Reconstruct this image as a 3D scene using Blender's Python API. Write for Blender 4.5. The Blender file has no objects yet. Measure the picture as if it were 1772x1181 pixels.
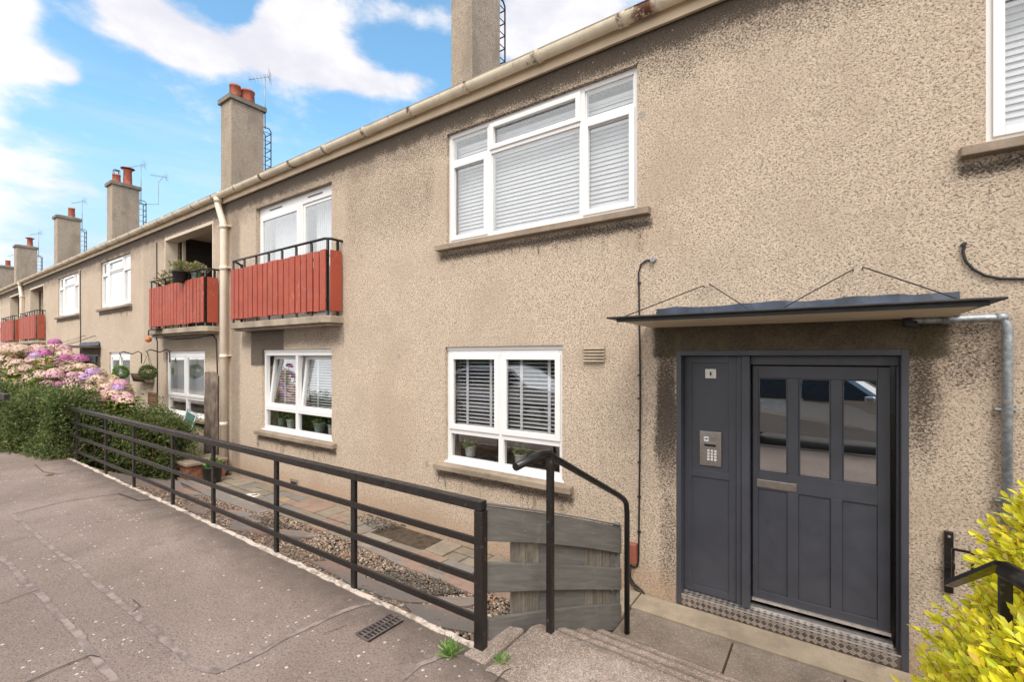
import bpy, math, random
import numpy as np
from mathutils import Vector, Matrix
random.seed(7); RNG = np.random.default_rng(7)
PI = math.pi
SC = bpy.context.scene
COL = SC.collection
# ------------------------------------------------------------ survey of the place
BETA = math.radians(34.75); F = 795.0; CX = 886.0; HY = 617.0
CAM = Vector((0.0, -4.2, 2.2))
FW = Vector((-math.sin(BETA), math.cos(BETA), 0)); RT = Vector((math.cos(BETA), math.sin(BETA), 0))
def ray(px, py): return FW + RT*((px-CX)/F) + Vector((0, 0, (HY-py)/F))
def on_y(px, py, Y=0.0):
    d = ray(px, py); return CAM + d*((Y-CAM.y)/d.y)
def on_z(px, py, Z=0.0):
    d = ray(px, py); return CAM + d*((Z-CAM.z)/d.z)
PAVE = 0.60; KY = -2.24
# ------------------------------------------------------------ mesh builder
class MB:
    def __init__(s): s.v = []; s.f = []; s.sm = []
    def quad_list(s, vs, fs, smooth=False):
        o = len(s.v); s.v += [tuple(v) for v in vs]; s.f += [tuple(i+o for i in f) for f in fs]; s.sm += [smooth]*len(fs)
        return s
    def box(s, x0, x1, y0, y1, z0, z1, M=None):
        if x0 > x1: x0, x1 = x1, x0
        if y0 > y1: y0, y1 = y1, y0
        if z0 > z1: z0, z1 = z1, z0
        vs = [Vector((x, y, z)) for z in (z0, z1) for y in (y0, y1) for x in (x0, x1)]
        if M: vs = [M @ v for v in vs]
        return s.quad_list(vs, [(0,2,3,1),(4,5,7,6),(0,1,5,4),(2,6,7,3),(0,4,6,2),(1,3,7,5)])
    def prism(s, pts, h):          # pts: list of Vector (planar loop), h: Vector extrusion
        n = len(pts); vs = [Vector(p) for p in pts] + [Vector(p)+Vector(h) for p in pts]
        return s.quad_list(vs, [tuple(range(n))[::-1], tuple(range(n, 2*n))] + [(i, (i+1) % n, n+(i+1) % n, n+i) for i in range(n)])
    def tube(s, pts, r, n=10, caps=True, smooth=True):
        pts = [Vector(p) for p in pts]; rs = r if isinstance(r, (list, tuple)) else [r]*len(pts)
        vs = []; up = None
        for i, p in enumerate(pts):
            a = pts[max(i-1, 0)]; b = pts[min(i+1, len(pts)-1)]
            t = (b-a).normalized()
            if up is None:
                up = Vector((0, 0, 1)) if abs(t.z) < .9 else Vector((1, 0, 0))
            x = t.cross(up).normalized(); y = x.cross(t).normalized(); up = y
            for k in range(n):
                an = 2*PI*(k+.5)/n
                vs.append(p + (x*math.cos(an) + y*math.sin(an))*rs[i])
        fs = [(i*n+k, i*n+(k+1) % n, (i+1)*n+(k+1) % n, (i+1)*n+k) for i in range(len(pts)-1) for k in range(n)]
        s.quad_list(vs, fs, smooth)
        if caps:
            o = len(s.v)-len(vs)
            s.f.append(tuple(o+k for k in range(n))[::-1]); s.f.append(tuple(o+(len(pts)-1)*n+k for k in range(n))); s.sm += [False, False]
        return s
    def lathe(s, prof, c, n=20, smooth=True):   # prof (r,z) list
        c = Vector(c); vs = []
        for r, z in prof:
            for k in range(n):
                a = 2*PI*k/n; vs.append(c + Vector((r*math.cos(a), r*math.sin(a), z)))
        fs = [(i*n+k, i*n+(k+1) % n, (i+1)*n+(k+1) % n, (i+1)*n+k) for i in range(len(prof)-1) for k in range(n)]
        return s.quad_list(vs, fs, smooth)
    def build(s, name, mat, parent=None, bevel=0, weld=False):
        me = bpy.data.meshes.new(name); me.from_pydata(s.v, [], s.f)
        me.polygons.foreach_set('use_smooth', s.sm); me.update()
        o = bpy.data.objects.new(name, me); COL.objects.link(o); me.materials.append(mat)
        if parent: o.parent = parent
        if bevel:
            b = o.modifiers.new('bevel', 'BEVEL'); b.width = bevel; b.segments = 2; b.limit_method = 'ANGLE'; b.angle_limit = .6
        return o
def arr_obj(name, verts, faces, mat, parent=None, smooth=False):
    me = bpy.data.meshes.new(name); verts = np.asarray(verts, dtype=np.float32).reshape(-1, 3)
    nf, k = faces.shape
    me.vertices.add(len(verts)); me.vertices.foreach_set('co', verts.ravel())
    me.loops.add(nf*k); me.loops.foreach_set('vertex_index', faces.astype(np.int32).ravel())
    me.polygons.add(nf); me.polygons.foreach_set('loop_start', np.arange(nf, dtype=np.int32)*k)
    me.polygons.foreach_set('use_smooth', [smooth]*nf); me.update(calc_edges=True)
    o = bpy.data.objects.new(name, me); COL.objects.link(o); me.materials.append(mat)
    if parent: o.parent = parent
    return o
def empty(name, loc=(0, 0, 0)):
    o = bpy.data.objects.new(name, None); o.location = loc; o.empty_display_size = .2; COL.objects.link(o); return o
def tag(o, label=None, cat=None, group=None, kind=None):
    if label: o['label'] = label
    if cat: o['category'] = cat
    if group: o['group'] = group
    if kind: o['kind'] = kind
    return o
# ------------------------------------------------------------ material helpers
class NT:
    def __init__(s, name):
        s.m = bpy.data.materials.new(name); s.m.use_nodes = True; s.t = s.m.node_tree; s.t.nodes.clear()
        s.out = s.t.nodes.new('ShaderNodeOutputMaterial'); s._co = None
    def n(s, typ, **kw):
        nd = s.t.nodes.new(typ)
        for k, v in kw.items():
            if k.startswith('i_'):
                key = k[2:]; key = int(key) if key.isdigit() else key.replace('_', ' ')
                s.set(nd.inputs[key], v)
            else: setattr(nd, k, v)
        return nd
    def set(s, sock, v):
        if isinstance(v, bpy.types.NodeSocket): s.t.links.new(v, sock)
        elif isinstance(v, (tuple, list)) and len(v) == 3 and sock.type == 'RGBA': sock.default_value = (*v, 1)
        else: sock.default_value = v
    def co(s):
        if s._co is None: s._co = s.n('ShaderNodeTexCoord').outputs['Object']
        return s._co
    def math(s, op, a, b=0.0, c=None, clamp=False):
        nd = s.n('ShaderNodeMath', operation=op, use_clamp=clamp); s.set(nd.inputs[0], a); s.set(nd.inputs[1], b)
        if c is not None: s.set(nd.inputs[2], c)
        return nd.outputs[0]
    def noise(s, scale, detail=3, rough=.55, vec=None, out='Fac', dist=0):
        nd = s.n('ShaderNodeTexNoise'); s.set(nd.inputs['Vector'], vec or s.co()); nd.inputs['Scale'].default_value = scale
        nd.inputs['Detail'].default_value = detail; nd.inputs['Roughness'].default_value = rough; nd.inputs['Distortion'].default_value = dist
        return nd.outputs[out]
    def vor(s, scale, vec=None, feature='F1', out='Distance', rand=1):
        nd = s.n('ShaderNodeTexVoronoi', feature=feature); s.set(nd.inputs['Vector'], vec or s.co()); nd.inputs['Scale'].default_value = scale
        nd.inputs['Randomness'].default_value = rand
        return nd.outputs[out]
    def ss(s, v, a, b, lo=0.0, hi=1.0, smooth=True):
        nd = s.n('ShaderNodeMapRange', interpolation_type='SMOOTHSTEP' if smooth else 'LINEAR'); s.set(nd.inputs[0], v)
        for i, q in enumerate((a, b, lo, hi)): s.set(nd.inputs[i+1], q)
        return nd.outputs[0]
    def mix(s, f, a, b, mode='MIX'):
        nd = s.n('ShaderNodeMix', data_type='RGBA', blend_type=mode); s.set(nd.inputs[0], f); s.set(nd.inputs[6], a); s.set(nd.inputs[7], b); return nd.outputs[2]
    def ramp(s, f, stops):
        nd = s.n('ShaderNodeValToRGB'); s.set(nd.inputs[0], f); e = nd.color_ramp.elements
        while len(e) < len(stops): e.new(.5)
        for i, (p, c) in enumerate(stops): e[i].position = p; e[i].color = (*c, 1)
        return nd.outputs[0]
    def scaled(s, sx, sy, sz, rot=(0, 0, 0)):
        nd = s.n('ShaderNodeMapping'); s.set(nd.inputs[0], s.co()); nd.inputs['Scale'].default_value = (sx, sy, sz); nd.inputs['Rotation'].default_value = rot; return nd.outputs[0]
    def bump(s, h, strength=.5, dist=.01, nrm=None):
        nd = s.n('ShaderNodeBump'); s.set(nd.inputs['Height'], h); nd.inputs['Strength'].default_value = strength; nd.inputs['Distance'].default_value = dist
        if nrm is not None: s.set(nd.inputs['Normal'], nrm)
        return nd.outputs[0]
    def bsdf(s, col, rough=.8, metal=0.0, nrm=None, **kw):
        nd = s.n('ShaderNodeBsdfPrincipled'); s.set(nd.inputs['Base Color'], col); s.set(nd.inputs['Roughness'], rough); nd.inputs['Metallic'].default_value = metal
        if nrm is not None: s.set(nd.inputs['Normal'], nrm)
        for k, v in kw.items(): s.set(nd.inputs[k.replace('_', ' ')], v)
        s.t.links.new(nd.outputs[0], s.out.inputs[0]); return s.m
    def xyz(s):
        nd = s.n('ShaderNodeSeparateXYZ'); s.set(nd.inputs[0], s.co()); return nd.outputs
def simple(name, col, rough=.6, metal=0.0, var=.12, scale=6, bump=0.0, bscale=60):
    t = NT(name); n = t.noise(scale, 4)
    c = t.mix(t.ss(n, .3, .7), tuple(x*(1-var) for x in col), tuple(min(1, x*(1+var)) for x in col))
    nr = t.bump(t.noise(bscale, 3), bump, .004) if bump else None
    return t.bsdf(c, rough, metal, nr)
M = {}
def roughcast(name, base, stains=True, dark=.0):
    t = NT(name); x, y, z = t.xyz()
    warp = t.math('MULTIPLY', t.math('SUBTRACT', t.noise(3.2, 6, .65), .5), .9)
    warp2 = t.math('MULTIPLY', t.math('SUBTRACT', t.noise(14, 4, .7), .5), .25)
    w = t.math('ADD', warp, warp2)
    v1 = t.vor(70, rand=1); n1 = t.noise(60, 6, .76, vec=t.scaled(1, 1, 1.3, (0, .5, 0)), dist=.25); n2 = t.noise(1.1, 5, .6); n3 = t.noise(9, 5, .65)
    pit = t.math('ADD', n1, t.math('MULTIPLY', v1, .10))
    cell = t.n('ShaderNodeSeparateColor', i_0=t.vor(62, out='Color')).outputs[0]
    lt = tuple(min(1, c*1.12) for c in base); dk = tuple(c*.90 for c in base)
    c = t.mix(cell, dk, lt)
    c = t.mix(t.ss(pit, .545, .655, 0, .92), c, tuple(c_*.22 for c_ in base))
    n5 = t.noise(24, 6, .80, vec=t.scaled(1, 1, 1.2, (0, .6, 0))); c = t.mix(t.ss(n5, .52, .63, 0, .42), c, tuple(c_*.30 for c_ in base))
    c = t.mix(t.ss(n3, .50, .75, 0, .22), c, (.24, .18, .13))
    c = t.mix(t.ss(n2, .44, .66, 0, .45), c, (base[0]*.68, base[1]*.66, base[2]*.66))
    c = t.mix(t.ss(t.noise(.55, 4, .6), .5, .7, 0, .22), c, (.5, .36, .25))
    if not stains:
        c = t.mix(t.ss(t.noise(1.6, 6, .7, vec=t.scaled(1, 1, .5)), .46, .64, 0, .5), c, (.22, .185, .145))
    if stains:
        def box(x0, x1, z0, z1, sx, sz, amp=1.0, k=1.0):
            xx = t.math('ADD', x, t.math('MULTIPLY', w, k*.5)); zz = t.math('ADD', z, t.math('MULTIPLY', w, k))
            a = t.math('MULTIPLY', t.ss(xx, x0-sx, x0+sx), t.ss(xx, x1-sx, x1+sx, 1, 0))
            b = t.math('MULTIPLY', t.ss(zz, z0-sz, z0+sz), t.ss(zz, z1-sz, z1+sz, 1, 0))
            return t.math('MULTIPLY', t.math('MULTIPLY', a, b), amp)
        streak = t.noise(1, 5, .7, vec=t.scaled(10, 10, 1.4), dist=.4)
        st = t.ss(streak, .40, .66)
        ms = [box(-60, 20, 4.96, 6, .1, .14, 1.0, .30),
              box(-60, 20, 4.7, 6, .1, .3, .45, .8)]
        algae = []
        for cx, s in ((-.33, 1), (-18.6, -1)):
            X = lambda a: cx + s*(a+.33)
            def bb(a, b, *r, **kw):
                p, q = sorted((X(a), X(b))); return box(p, q, *r, **kw)
            algae.append(bb(-1.34, .66, 2.18, 2.50, .05, .04, .95, k=.08))
            ms.append(bb(-1.31, -1.12, 1.15, 2.3, .05, .55, .95, k=.30))
            ms.append(bb(.44, .60, 1.55, 2.45, .12, .50, .85, k=.5))
            ms.append(bb(.60, .92, 2.0, 2.45, .18, .16, .5, k=.5))
            ms.append(bb(-1.28, -1.12, .0, 1.1, .06, .3, .4, k=.3))
        wins = [(-3.95, -1.4, 3.5), (-4.0, -2.2, .80), (-8.45, -6.2, .80), (-12.9, -10.5, .80), (-17.7, -15, 3.5), (-22.6, -19.8, 3.5), (.75, 3.3, 3.5)]
        for a, b, zt in wins:
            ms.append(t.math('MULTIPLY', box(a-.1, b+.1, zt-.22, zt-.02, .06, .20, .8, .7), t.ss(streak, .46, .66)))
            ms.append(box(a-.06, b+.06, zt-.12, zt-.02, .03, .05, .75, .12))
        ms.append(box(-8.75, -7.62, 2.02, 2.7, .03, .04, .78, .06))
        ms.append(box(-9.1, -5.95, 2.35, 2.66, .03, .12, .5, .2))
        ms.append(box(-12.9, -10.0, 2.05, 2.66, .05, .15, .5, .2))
        ms.append(box(-9.55, -9.15, -1, 6, .1, .1, .45, .2))
        ms.append(box(-14.2, -13.2, 1.0, 5, .1, .4, .25, .5))
        ms.append(box(-5.95, -4.1, 3.7, 5, .15, .5, .30, .8))
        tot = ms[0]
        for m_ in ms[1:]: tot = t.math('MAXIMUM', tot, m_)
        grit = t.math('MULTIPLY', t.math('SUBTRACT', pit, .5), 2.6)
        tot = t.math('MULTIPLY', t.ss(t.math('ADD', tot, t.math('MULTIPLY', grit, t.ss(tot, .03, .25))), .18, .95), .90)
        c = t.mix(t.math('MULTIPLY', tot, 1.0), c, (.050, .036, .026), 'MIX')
        at = t.math('MAXIMUM', algae[0], algae[1]); at = t.ss(t.math('ADD', at, t.math('MULTIPLY', t.math('MULTIPLY', grit, .5), at)), .1, .95)
        c = t.mix(t.math('MULTIPLY', at, .86), c, t.mix(t.ss(t.noise(5, 4), .4, .6), (.040, .032, .018), (.085, .066, .028)))
        fresh = t.ss(t.vor(1.15, rand=1), .055, .04)   # pale mortar repairs
        c = t.mix(t.math('MULTIPLY', fresh, .7), c, (.36, .33, .31))
        low = box(-60, 20, -1, .22, .1, .14, .55, .3)
        c = t.mix(low, c, (.46, .30, .20))
        spk = t.math('MULTIPLY', t.ss(t.vor(9, vec=t.scaled(1, 1, 1)), .09, .05), t.ss(z, 4.8, 5.0))
        c = t.mix(t.math('MULTIPLY', spk, .6), c, (.5, .47, .43))
    h = t.math('SUBTRACT', t.math('MULTIPLY', t.noise(120, 3, .7), .5), t.math('MULTIPLY', n1, 1.2))
    return t.bsdf(c, .95, 0, t.bump(h, .9, .018))
WALLC = (.70, .565, .435)
M['cast'] = roughcast('roughcast_render', WALLC)
M['cast_far'] = roughcast('chimney_render', (.52, .425, .33), False)
def paint(name, col, rough=.35, grain=0.0, chips=None):
    t = NT(name); c = t.mix(t.ss(t.noise(3, 5), .3, .7), tuple(a*.9 for a in col), tuple(min(1, a*1.08) for a in col))
    if chips: c = t.mix(t.math('MULTIPLY', t.ss(t.noise(1, 5, .7, vec=t.scaled(60, 60, 8)), .58, .68), t.ss(t.noise(1.6, 4), .45, .60)), c, chips)
    return t.bsdf(c, t.ss(t.noise(12, 4), .2, .8, rough*.8, rough*1.25), 0, t.bump(t.noise(40, 3), .05, .001))
M['upvc'] = simple('white_upvc', (.76, .75, .74), .35, var=.02)
M['grey_door'] = paint('slate_grey_paint', (.056, .058, .072), .45)
M['black'] = paint('black_gloss_paint', (.012, .011, .011), .30, chips=None)
def rusty_black():
    t = NT('weathered_black_paint'); n = t.noise(7, 6, .7)
    c = t.mix(t.ss(n, .60, .72, 0, .7), (.016, .013, .012), (.065, .032, .020))
    c = t.mix(t.ss(t.noise(40, 3), .64, .72, 0, .5), c, (.12, .10, .09))
    return t.bsdf(c, t.ss(t.noise(20, 4), .3, .7, .25, .5), 0, t.bump(t.noise(90, 4, .7), .35, .002))
M['rail'] = rusty_black()
M['red'] = paint('brick_red_timber_paint', (.35, .064, .034), .6, chips=(.55, .36, .28))
M['cream'] = paint('cream_paint', (.62, .53, .41), .6)
def gutterm():
    t = NT('weathered_cream_gutter_paint'); x, y, z = t.xyz()
    c = t.mix(t.ss(t.noise(4, 6, .7), .35, .68), (.84, .74, .58), (.68, .59, .45))
    c = t.mix(t.ss(t.noise(1, 5, .7, vec=t.scaled(9, 9, 1.5)), .60, .74, 0, .8), c, (.27, .14, .07))
    jn = t.math('ABSOLUTE', t.math('SUBTRACT', t.math('FRACT', t.math('DIVIDE', t.math('ADD', x, 9.07+93), .93)), .03)); c = t.mix(t.math('MULTIPLY', t.ss(jn, .05, .0), t.ss(t.noise(14, 5, .7), .38, .55)), c, (.12, .075, .045))
    w = t.math('ADD', x, t.math('MULTIPLY', t.math('SUBTRACT', t.noise(18, 4, .7), .5), .18))
    r = t.math('MULTIPLY', t.ss(w, -1.52, -1.42), t.ss(w, -1.33, -1.22, 1, 0))
    c = t.mix(t.math('MULTIPLY', r, t.ss(t.noise(22, 5, .7), .32, .5)), c, (.13, .045, .018))
    c = t.mix(t.ss(t.noise(30, 4, .8), .62, .72, 0, .5), c, (.16, .15, .11))
    return t.bsdf(c, .55, 0, t.bump(t.noise(35, 4), .2, .004))
M['gutter'] = gutterm()
M['pipe'] = simple('cream_pipe_paint', (.74, .64, .52), .45, var=.08, scale=3)
M['fascia'] = simple('fascia_paint', (.66, .53, .38), .6, var=.1, scale=3)
def conc(name, base, agg=.0, sc=120):
    t = NT(name); c = t.mix(t.ss(t.noise(2.2, 6, .65), .35, .65), tuple(b*.72 for b in base), tuple(b*1.12 for b in base))
    c = t.mix(t.ss(t.noise(sc, 3, .7), .50, .72, 0, .6), c, tuple(b*.38 for b in base))
    if agg:
        vc = t.n('ShaderNodeSeparateColor', i_0=t.vor(sc*.9, out='Color')).outputs
        c = t.mix(t.ss(vc[0], .70, .78, 0, agg), c, (.62, .56, .52)); c = t.mix(t.ss(vc[1], .80, .86, 0, agg*.8), c, (.40, .16, .12)); c = t.mix(t.ss(vc[2], .74, .82, 0, agg), c, (.055, .045, .045))
    c = t.mix(t.ss(t.noise(5.5, 5, .7), .54, .70, 0, .45), c, (.11, .095, .06))
    return t.bsdf(c, .9, 0, t.bump(t.noise(sc, 4, .7), .5, .006))
M['sill'] = conc('concrete_sill', (.30, .235, .175))
M['slabc'] = conc('balcony_concrete', (.38, .31, .235))
def stepm():
    t = NT('aggregate_step_concrete'); x, y, z = t.xyz()
    c = t.mix(t.ss(t.noise(2.2, 6, .65), .35, .65), (.235, .185, .150), (.36, .29, .245))
    vc = t.n('ShaderNodeSeparateColor', i_0=t.vor(170, out='Color')).outputs
    c = t.mix(t.ss(vc[0], .70, .8, 0, .42), c, (.58, .52, .47)); c = t.mix(t.ss(vc[1], .82, .88, 0, .35), c, (.36, .16, .12)); c = t.mix(t.ss(vc[2], .72, .8, 0, .6), c, (.10, .08, .07))
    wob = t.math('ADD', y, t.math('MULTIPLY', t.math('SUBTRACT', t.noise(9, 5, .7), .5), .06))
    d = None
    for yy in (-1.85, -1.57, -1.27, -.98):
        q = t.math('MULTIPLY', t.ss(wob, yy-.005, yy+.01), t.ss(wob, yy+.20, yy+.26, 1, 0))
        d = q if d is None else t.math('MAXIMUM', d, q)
    c = t.mix(t.math('MULTIPLY', d, .62), c, (.095, .075, .055))  # shade at the back of the lower treads, painted as dark strips
    c = t.mix(t.ss(t.noise(3.5, 6, .7), .52, .70, 0, .55), c, (.14, .115, .08))
    return t.bsdf(c, .92, 0, t.bump(t.noise(150, 4, .7), .5, .006))
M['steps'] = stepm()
M['cap'] = conc('chimney_cap_concrete', (.24, .215, .175))
M['strip'] = conc('pale_landing_concrete', (.35, .285, .21))
M['landing'] = conc('landing_paving', (.225, .185, .148), .15)
def asphalt():
    t = NT('worn_asphalt'); x, y, z = t.xyz()
    c = t.mix(t.ss(t.noise(.9, 6, .6), .35, .65), (.262, .200, .168), (.345, .268, .230))
    c = t.mix(t.ss(t.noise(3.5, 6, .75), .50, .75, 0, .5), c, (.14, .105, .09))
    c = t.mix(t.ss(t.noise(70, 6, .85), .50, .60, 0, .85), c, (.095, .070, .060))
    c = t.mix(t.ss(t.noise(24, 6, .8), .52, .66, 0, .5), c, (.12, .09, .078))
    c = t.mix(t.ss(t.noise(48, 6, .85), .55, .64, 0, .7), c, (.40, .315, .275))
    dens = t.ss(t.noise(1.3, 5, .65), .44, .66, .0, 1)
    v = t.n('ShaderNodeTexVoronoi', feature='F1'); t.set(v.inputs['Vector'], t.scaled(1, 1, .01)); v.inputs['Scale'].default_value = 44
    rnd = t.n('ShaderNodeSeparateColor', i_0=v.outputs['Color']).outputs[0]
    rad = t.math('MULTIPLY', t.math('FRACT', t.math('MULTIPLY', rnd, 37.0)), .42)
    chip = t.math('MULTIPLY', t.math('LESS_THAN', v.outputs['Distance'], rad), t.math('GREATER_THAN', rnd, t.ss(dens, 0, 1, .98, .80)))
    c = t.mix(chip, c, (.66, .60, .56))
    edge = t.ss(t.math('ADD', y, t.math('MULTIPLY', t.noise(5, 5, .7), .5)), -2.40, -1.95, 0, .75)
    c = t.mix(edge, c, (.075, .058, .048))
    h = t.math('ADD', t.noise(130, 4, .7), t.math('MULTIPLY', t.noise(26, 4, .7), 1.2))
    return t.bsdf(c, .88, 0, t.bump(h, .8, .012))
M['asphalt'] = asphalt()
M['bars'] = simple('rusty_grate_iron', (.13, .10, .09), .8, var=.4, scale=20)
M['sealer'] = simple('crack_sealer', (.225, .178, .158), .8, var=.35, scale=14, bump=.5, bscale=110)
M['crack'] = simple('crack_dirt', (.055, .042, .036), .95)
def kerbm():
    t = NT('painted_kerb'); c = t.mix(t.ss(t.noise(9, 6, .75), .40, .52), (.27, .215, .175), (.58, .50, .43))
    c = t.mix(t.ss(t.noise(26, 4, .7), .58, .68, 0, .8), c, (.10, .08, .06))
    return t.bsdf(c, .85, 0, t.bump(t.noise(40, 4), .5, .01))
M['kerb'] = kerbm()
def slabm():
    t = NT('mixed_flagstones'); r = t.n('ShaderNodeNewGeometry').outputs['Random Per Island']
    c = t.ramp(r, [(0, (.22, .185, .14)), (.22, (.28, .235, .18)), (.4, (.25, .195, .155)), (.55, (.20, .185, .165)), (.7, (.30, .20, .155)), (.8, (.29, .255, .20)), (.93, (.40, .28, .15)), (.98, (.26, .22, .17))])
    t.t.nodes[-1].color_ramp.interpolation = 'CONSTANT'
    c = t.mix(t.ss(t.noise(6, 6, .7), .35, .7, 0, .5), c, (.12, .10, .075))
    c = t.mix(t.ss(t.noise(50, 4, .7), .5, .75, 0, .35), c, (.35, .30, .24))
    p = t.ss(t.vor(1.1, rand=1), .17, .12); c = t.mix(t.math('MULTIPLY', p, t.ss(t.noise(14, 4), .4, .5)), c, (.75, .72, .66))
    return t.bsdf(c, .8, 0, t.bump(t.noise(30, 5), .4, .008))
M['flags'] = slabm()
def slatem():
    t = NT('grey_pink_flagstone'); c = t.mix(t.ss(t.noise(1.6, 4), .42, .6), (.22, .20, .185), (.30, .20, .165))
    c = t.mix(t.ss(t.noise(16, 6, .7), .45, .7, 0, .5), c, (.14, .12, .105))
    return t.bsdf(c, .7, 0, t.bump(t.noise(22, 5), .3, .008))
M['slate'] = slatem()
def pebm():
    t = NT('river_pebbles'); r = t.n('ShaderNodeNewGeometry').outputs['Random Per Island']
    c = t.ramp(r, [(0, (.13, .095, .07)), (.15, (.26, .18, .12)), (.3, (.15, .14, .13)), (.42, (.33, .21, .14)), (.55, (.21, .16, .12)), (.66, (.42, .34, .26)), (.76, (.25, .13, .09)), (.86, (.10, .085, .075)), (.94, (.52, .45, .37))])
    t.t.nodes[-1].color_ramp.interpolation = 'CONSTANT'
    c = t.mix(t.ss(t.noise(60, 3), .4, .7, 0, .3), c, (.1, .08, .06))
    return t.bsdf(c, .65)
M['pebble'] = pebm()
def darkpeb():
    t = NT('dark_chippings'); r = t.n('ShaderNodeNewGeometry').outputs['Random Per Island']
    c = t.ramp(r, [(0, (.045, .042, .038)), (.4, (.09, .08, .07)), (.7, (.15, .12, .09)), (.85, (.28, .2, .14)), (1, (.06, .05, .045))])
    return t.bsdf(c, .7)
M['darkpeb'] = darkpeb()
M['soil'] = simple('soil', (.065, .045, .03), .95, var=.4, scale=12, bump=.8, bscale=50)
M['ground'] = simple('dry_ground', (.12, .10, .07), .95, var=.35, scale=.8, bump=.4, bscale=12)
def glassm(name, base, tint=(.96, .965, .97)):
    t = NT(name); fz = t.n('ShaderNodeFresnel'); bf = t.n('ShaderNodeNewGeometry').outputs['Backfacing']; t.set(fz.inputs[0], t.math('ADD', 1.5, t.math('MULTIPLY', bf, 1/1.5-1.5)))
    nz = t.bump(t.noise(1.6, 2), .02, .02)
    g = t.n('ShaderNodeBsdfGlossy'); g.inputs['Roughness'].default_value = .0; t.set(g.inputs['Normal'], nz); t.set(g.inputs['Color'], (.92, .95, .97))
    tr = t.n('ShaderNodeBsdfTransparent'); t.set(tr.inputs[0], tint)
    mx = t.n('ShaderNodeMixShader'); t.set(mx.inputs[0], t.math('MINIMUM', t.math('MULTIPLY_ADD', fz.outputs[0], 2.6, base-.08), 1.0)); t.t.links.new(tr.outputs[0], mx.inputs[1]); t.t.links.new(g.outputs[0], mx.inputs[2])
    t.t.links.new(mx.outputs[0], t.out.inputs[0]); return t.m
M['glass'] = glassm('window_glass', .10)
M['glass_door'] = glassm('door_glass', .42, (.55, .55, .55))
M['blind'] = simple('white_blind_slat', (.74, .745, .75), .55, var=.04)
M['steel'] = simple('brushed_steel', (.50, .47, .43), .32, 1.0, .1, 30)
M['alu'] = simple('aluminium', (.72, .68, .66), .38, .8, .15, 20)
def galv():
    t = NT('galvanised_steel'); c = t.mix(t.ss(t.noise(30, 5, .7), .35, .65), (.22, .24, .26), (.40, .42, .44))
    return t.bsdf(c, .5, .65, t.bump(t.noise(60, 3), .2, .002))
M['galv'] = galv()
M['chequer'] = simple('worn_chequer_plate', (.17, .145, .13), .5, .75, .25, 9)
M['lead'] = simple('lead_flashing', (.022, .034, .062), .5, .2, .5, 5, .5, 14)
M['felt'] = simple('black_felt_edge', (.018, .018, .02), .6, var=.4, scale=12, bump=.6, bscale=30)
M['pot_red'] = simple('terracotta', (.42, .12, .07), .75, var=.25, scale=9, bump=.3)
M['iron'] = simple('dark_iron', (.03, .022, .02), .5, .3)
M['cablem'] = simple('black_cable', (.012, .012, .012), .5)
M['roof'] = simple('roof_tiles', (.10, .07, .055), .85, var=.3, scale=9, bump=.6, bscale=12)
def wood(name, base, dark, rough=.8, slope=True):
    t = NT(name); x, y, z = t.xyz(); cb = t.n('ShaderNodeCombineXYZ'); t.set(cb.inputs[0], x); t.set(cb.inputs[1], y); t.set(cb.inputs[2], t.math('ADD', z, t.math('MULTIPLY', y, .38 if slope else 0))); t._co = cb.outputs[0]
    n = t.noise(1, 5, .65, vec=t.scaled(34, 1.6 if slope else 34, 34 if slope else 1.6), dist=.5); k = t.noise(2.6, 5, .7)
    w = t.n('ShaderNodeTexWave', wave_type='RINGS', rings_direction='Y'); t.set(w.inputs['Vector'], t.scaled(7, 1.1, 7)); w.inputs['Scale'].default_value = 1.6; w.inputs['Distortion'].default_value = 3; w.inputs['Detail'].default_value = 3
    c = t.mix(t.ss(n, .3, .7), base, dark); c = t.mix(t.math('MULTIPLY', w.outputs['Fac'], .22), c, dark)
    c = t.mix(t.ss(k, .56, .72, 0, .55), c, tuple(min(1, b*1.7) for b in base))
    return t.bsdf(c, rough, 0, t.bump(n, .35, .004))
M['greywood'] = wood('grey_stained_timber', (.205, .195, .178), (.135, .128, .116))
M['greywood_worn'] = wood('flaking_grey_timber', (.30, .26, .21), (.13, .115, .095), slope=False)
M['brownwood'] = wood('bare_brown_timber', (.16, .11, .065), (.08, .055, .035))
M['bronze'] = simple('terracotta_box_paint', (.26, .085, .055), .5)
M['willow'] = simple('willow_sticks', (.17, .13, .10), .85, var=.4, scale=5)
M['plastic_black'] = simple('black_plastic', (.018, .018, .02), .45)
M['green_fabric'] = simple('green_garden_chair_fabric', (.06, .14, .12), .7)
M['white_pot'] = simple('white_glazed_pot', (.62, .64, .60), .35)
M['green_pot'] = simple('mint_glazed_pot', (.30, .40, .34), .4)
M['room'] = simple('dim_room_walls', (.20, .165, .13), .9)
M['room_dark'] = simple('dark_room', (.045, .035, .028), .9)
def leafm(name, stops, rough=.5, trans=.25):
    t = NT(name); r = t.n('ShaderNodeNewGeometry').outputs['Random Per Island']
    c = t.ramp(r, stops); c = t.mix(t.ss(t.noise(4, 4), .35, .65, 0, .35), c, tuple(v*.55 for v in stops[1][1]))
    b = t.n('ShaderNodeBsdfPrincipled'); t.set(b.inputs['Base Color'], c); b.inputs['Roughness'].default_value = rough
    tl = t.n('ShaderNodeBsdfTranslucent'); t.set(tl.inputs[0], c); mx = t.n('ShaderNodeMixShader'); mx.inputs[0].default_value = trans
    t.t.links.new(b.outputs[0], mx.inputs[1]); t.t.links.new(tl.outputs[0], mx.inputs[2]); t.t.links.new(mx.outputs[0], t.out.inputs[0]); return t.m
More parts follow.
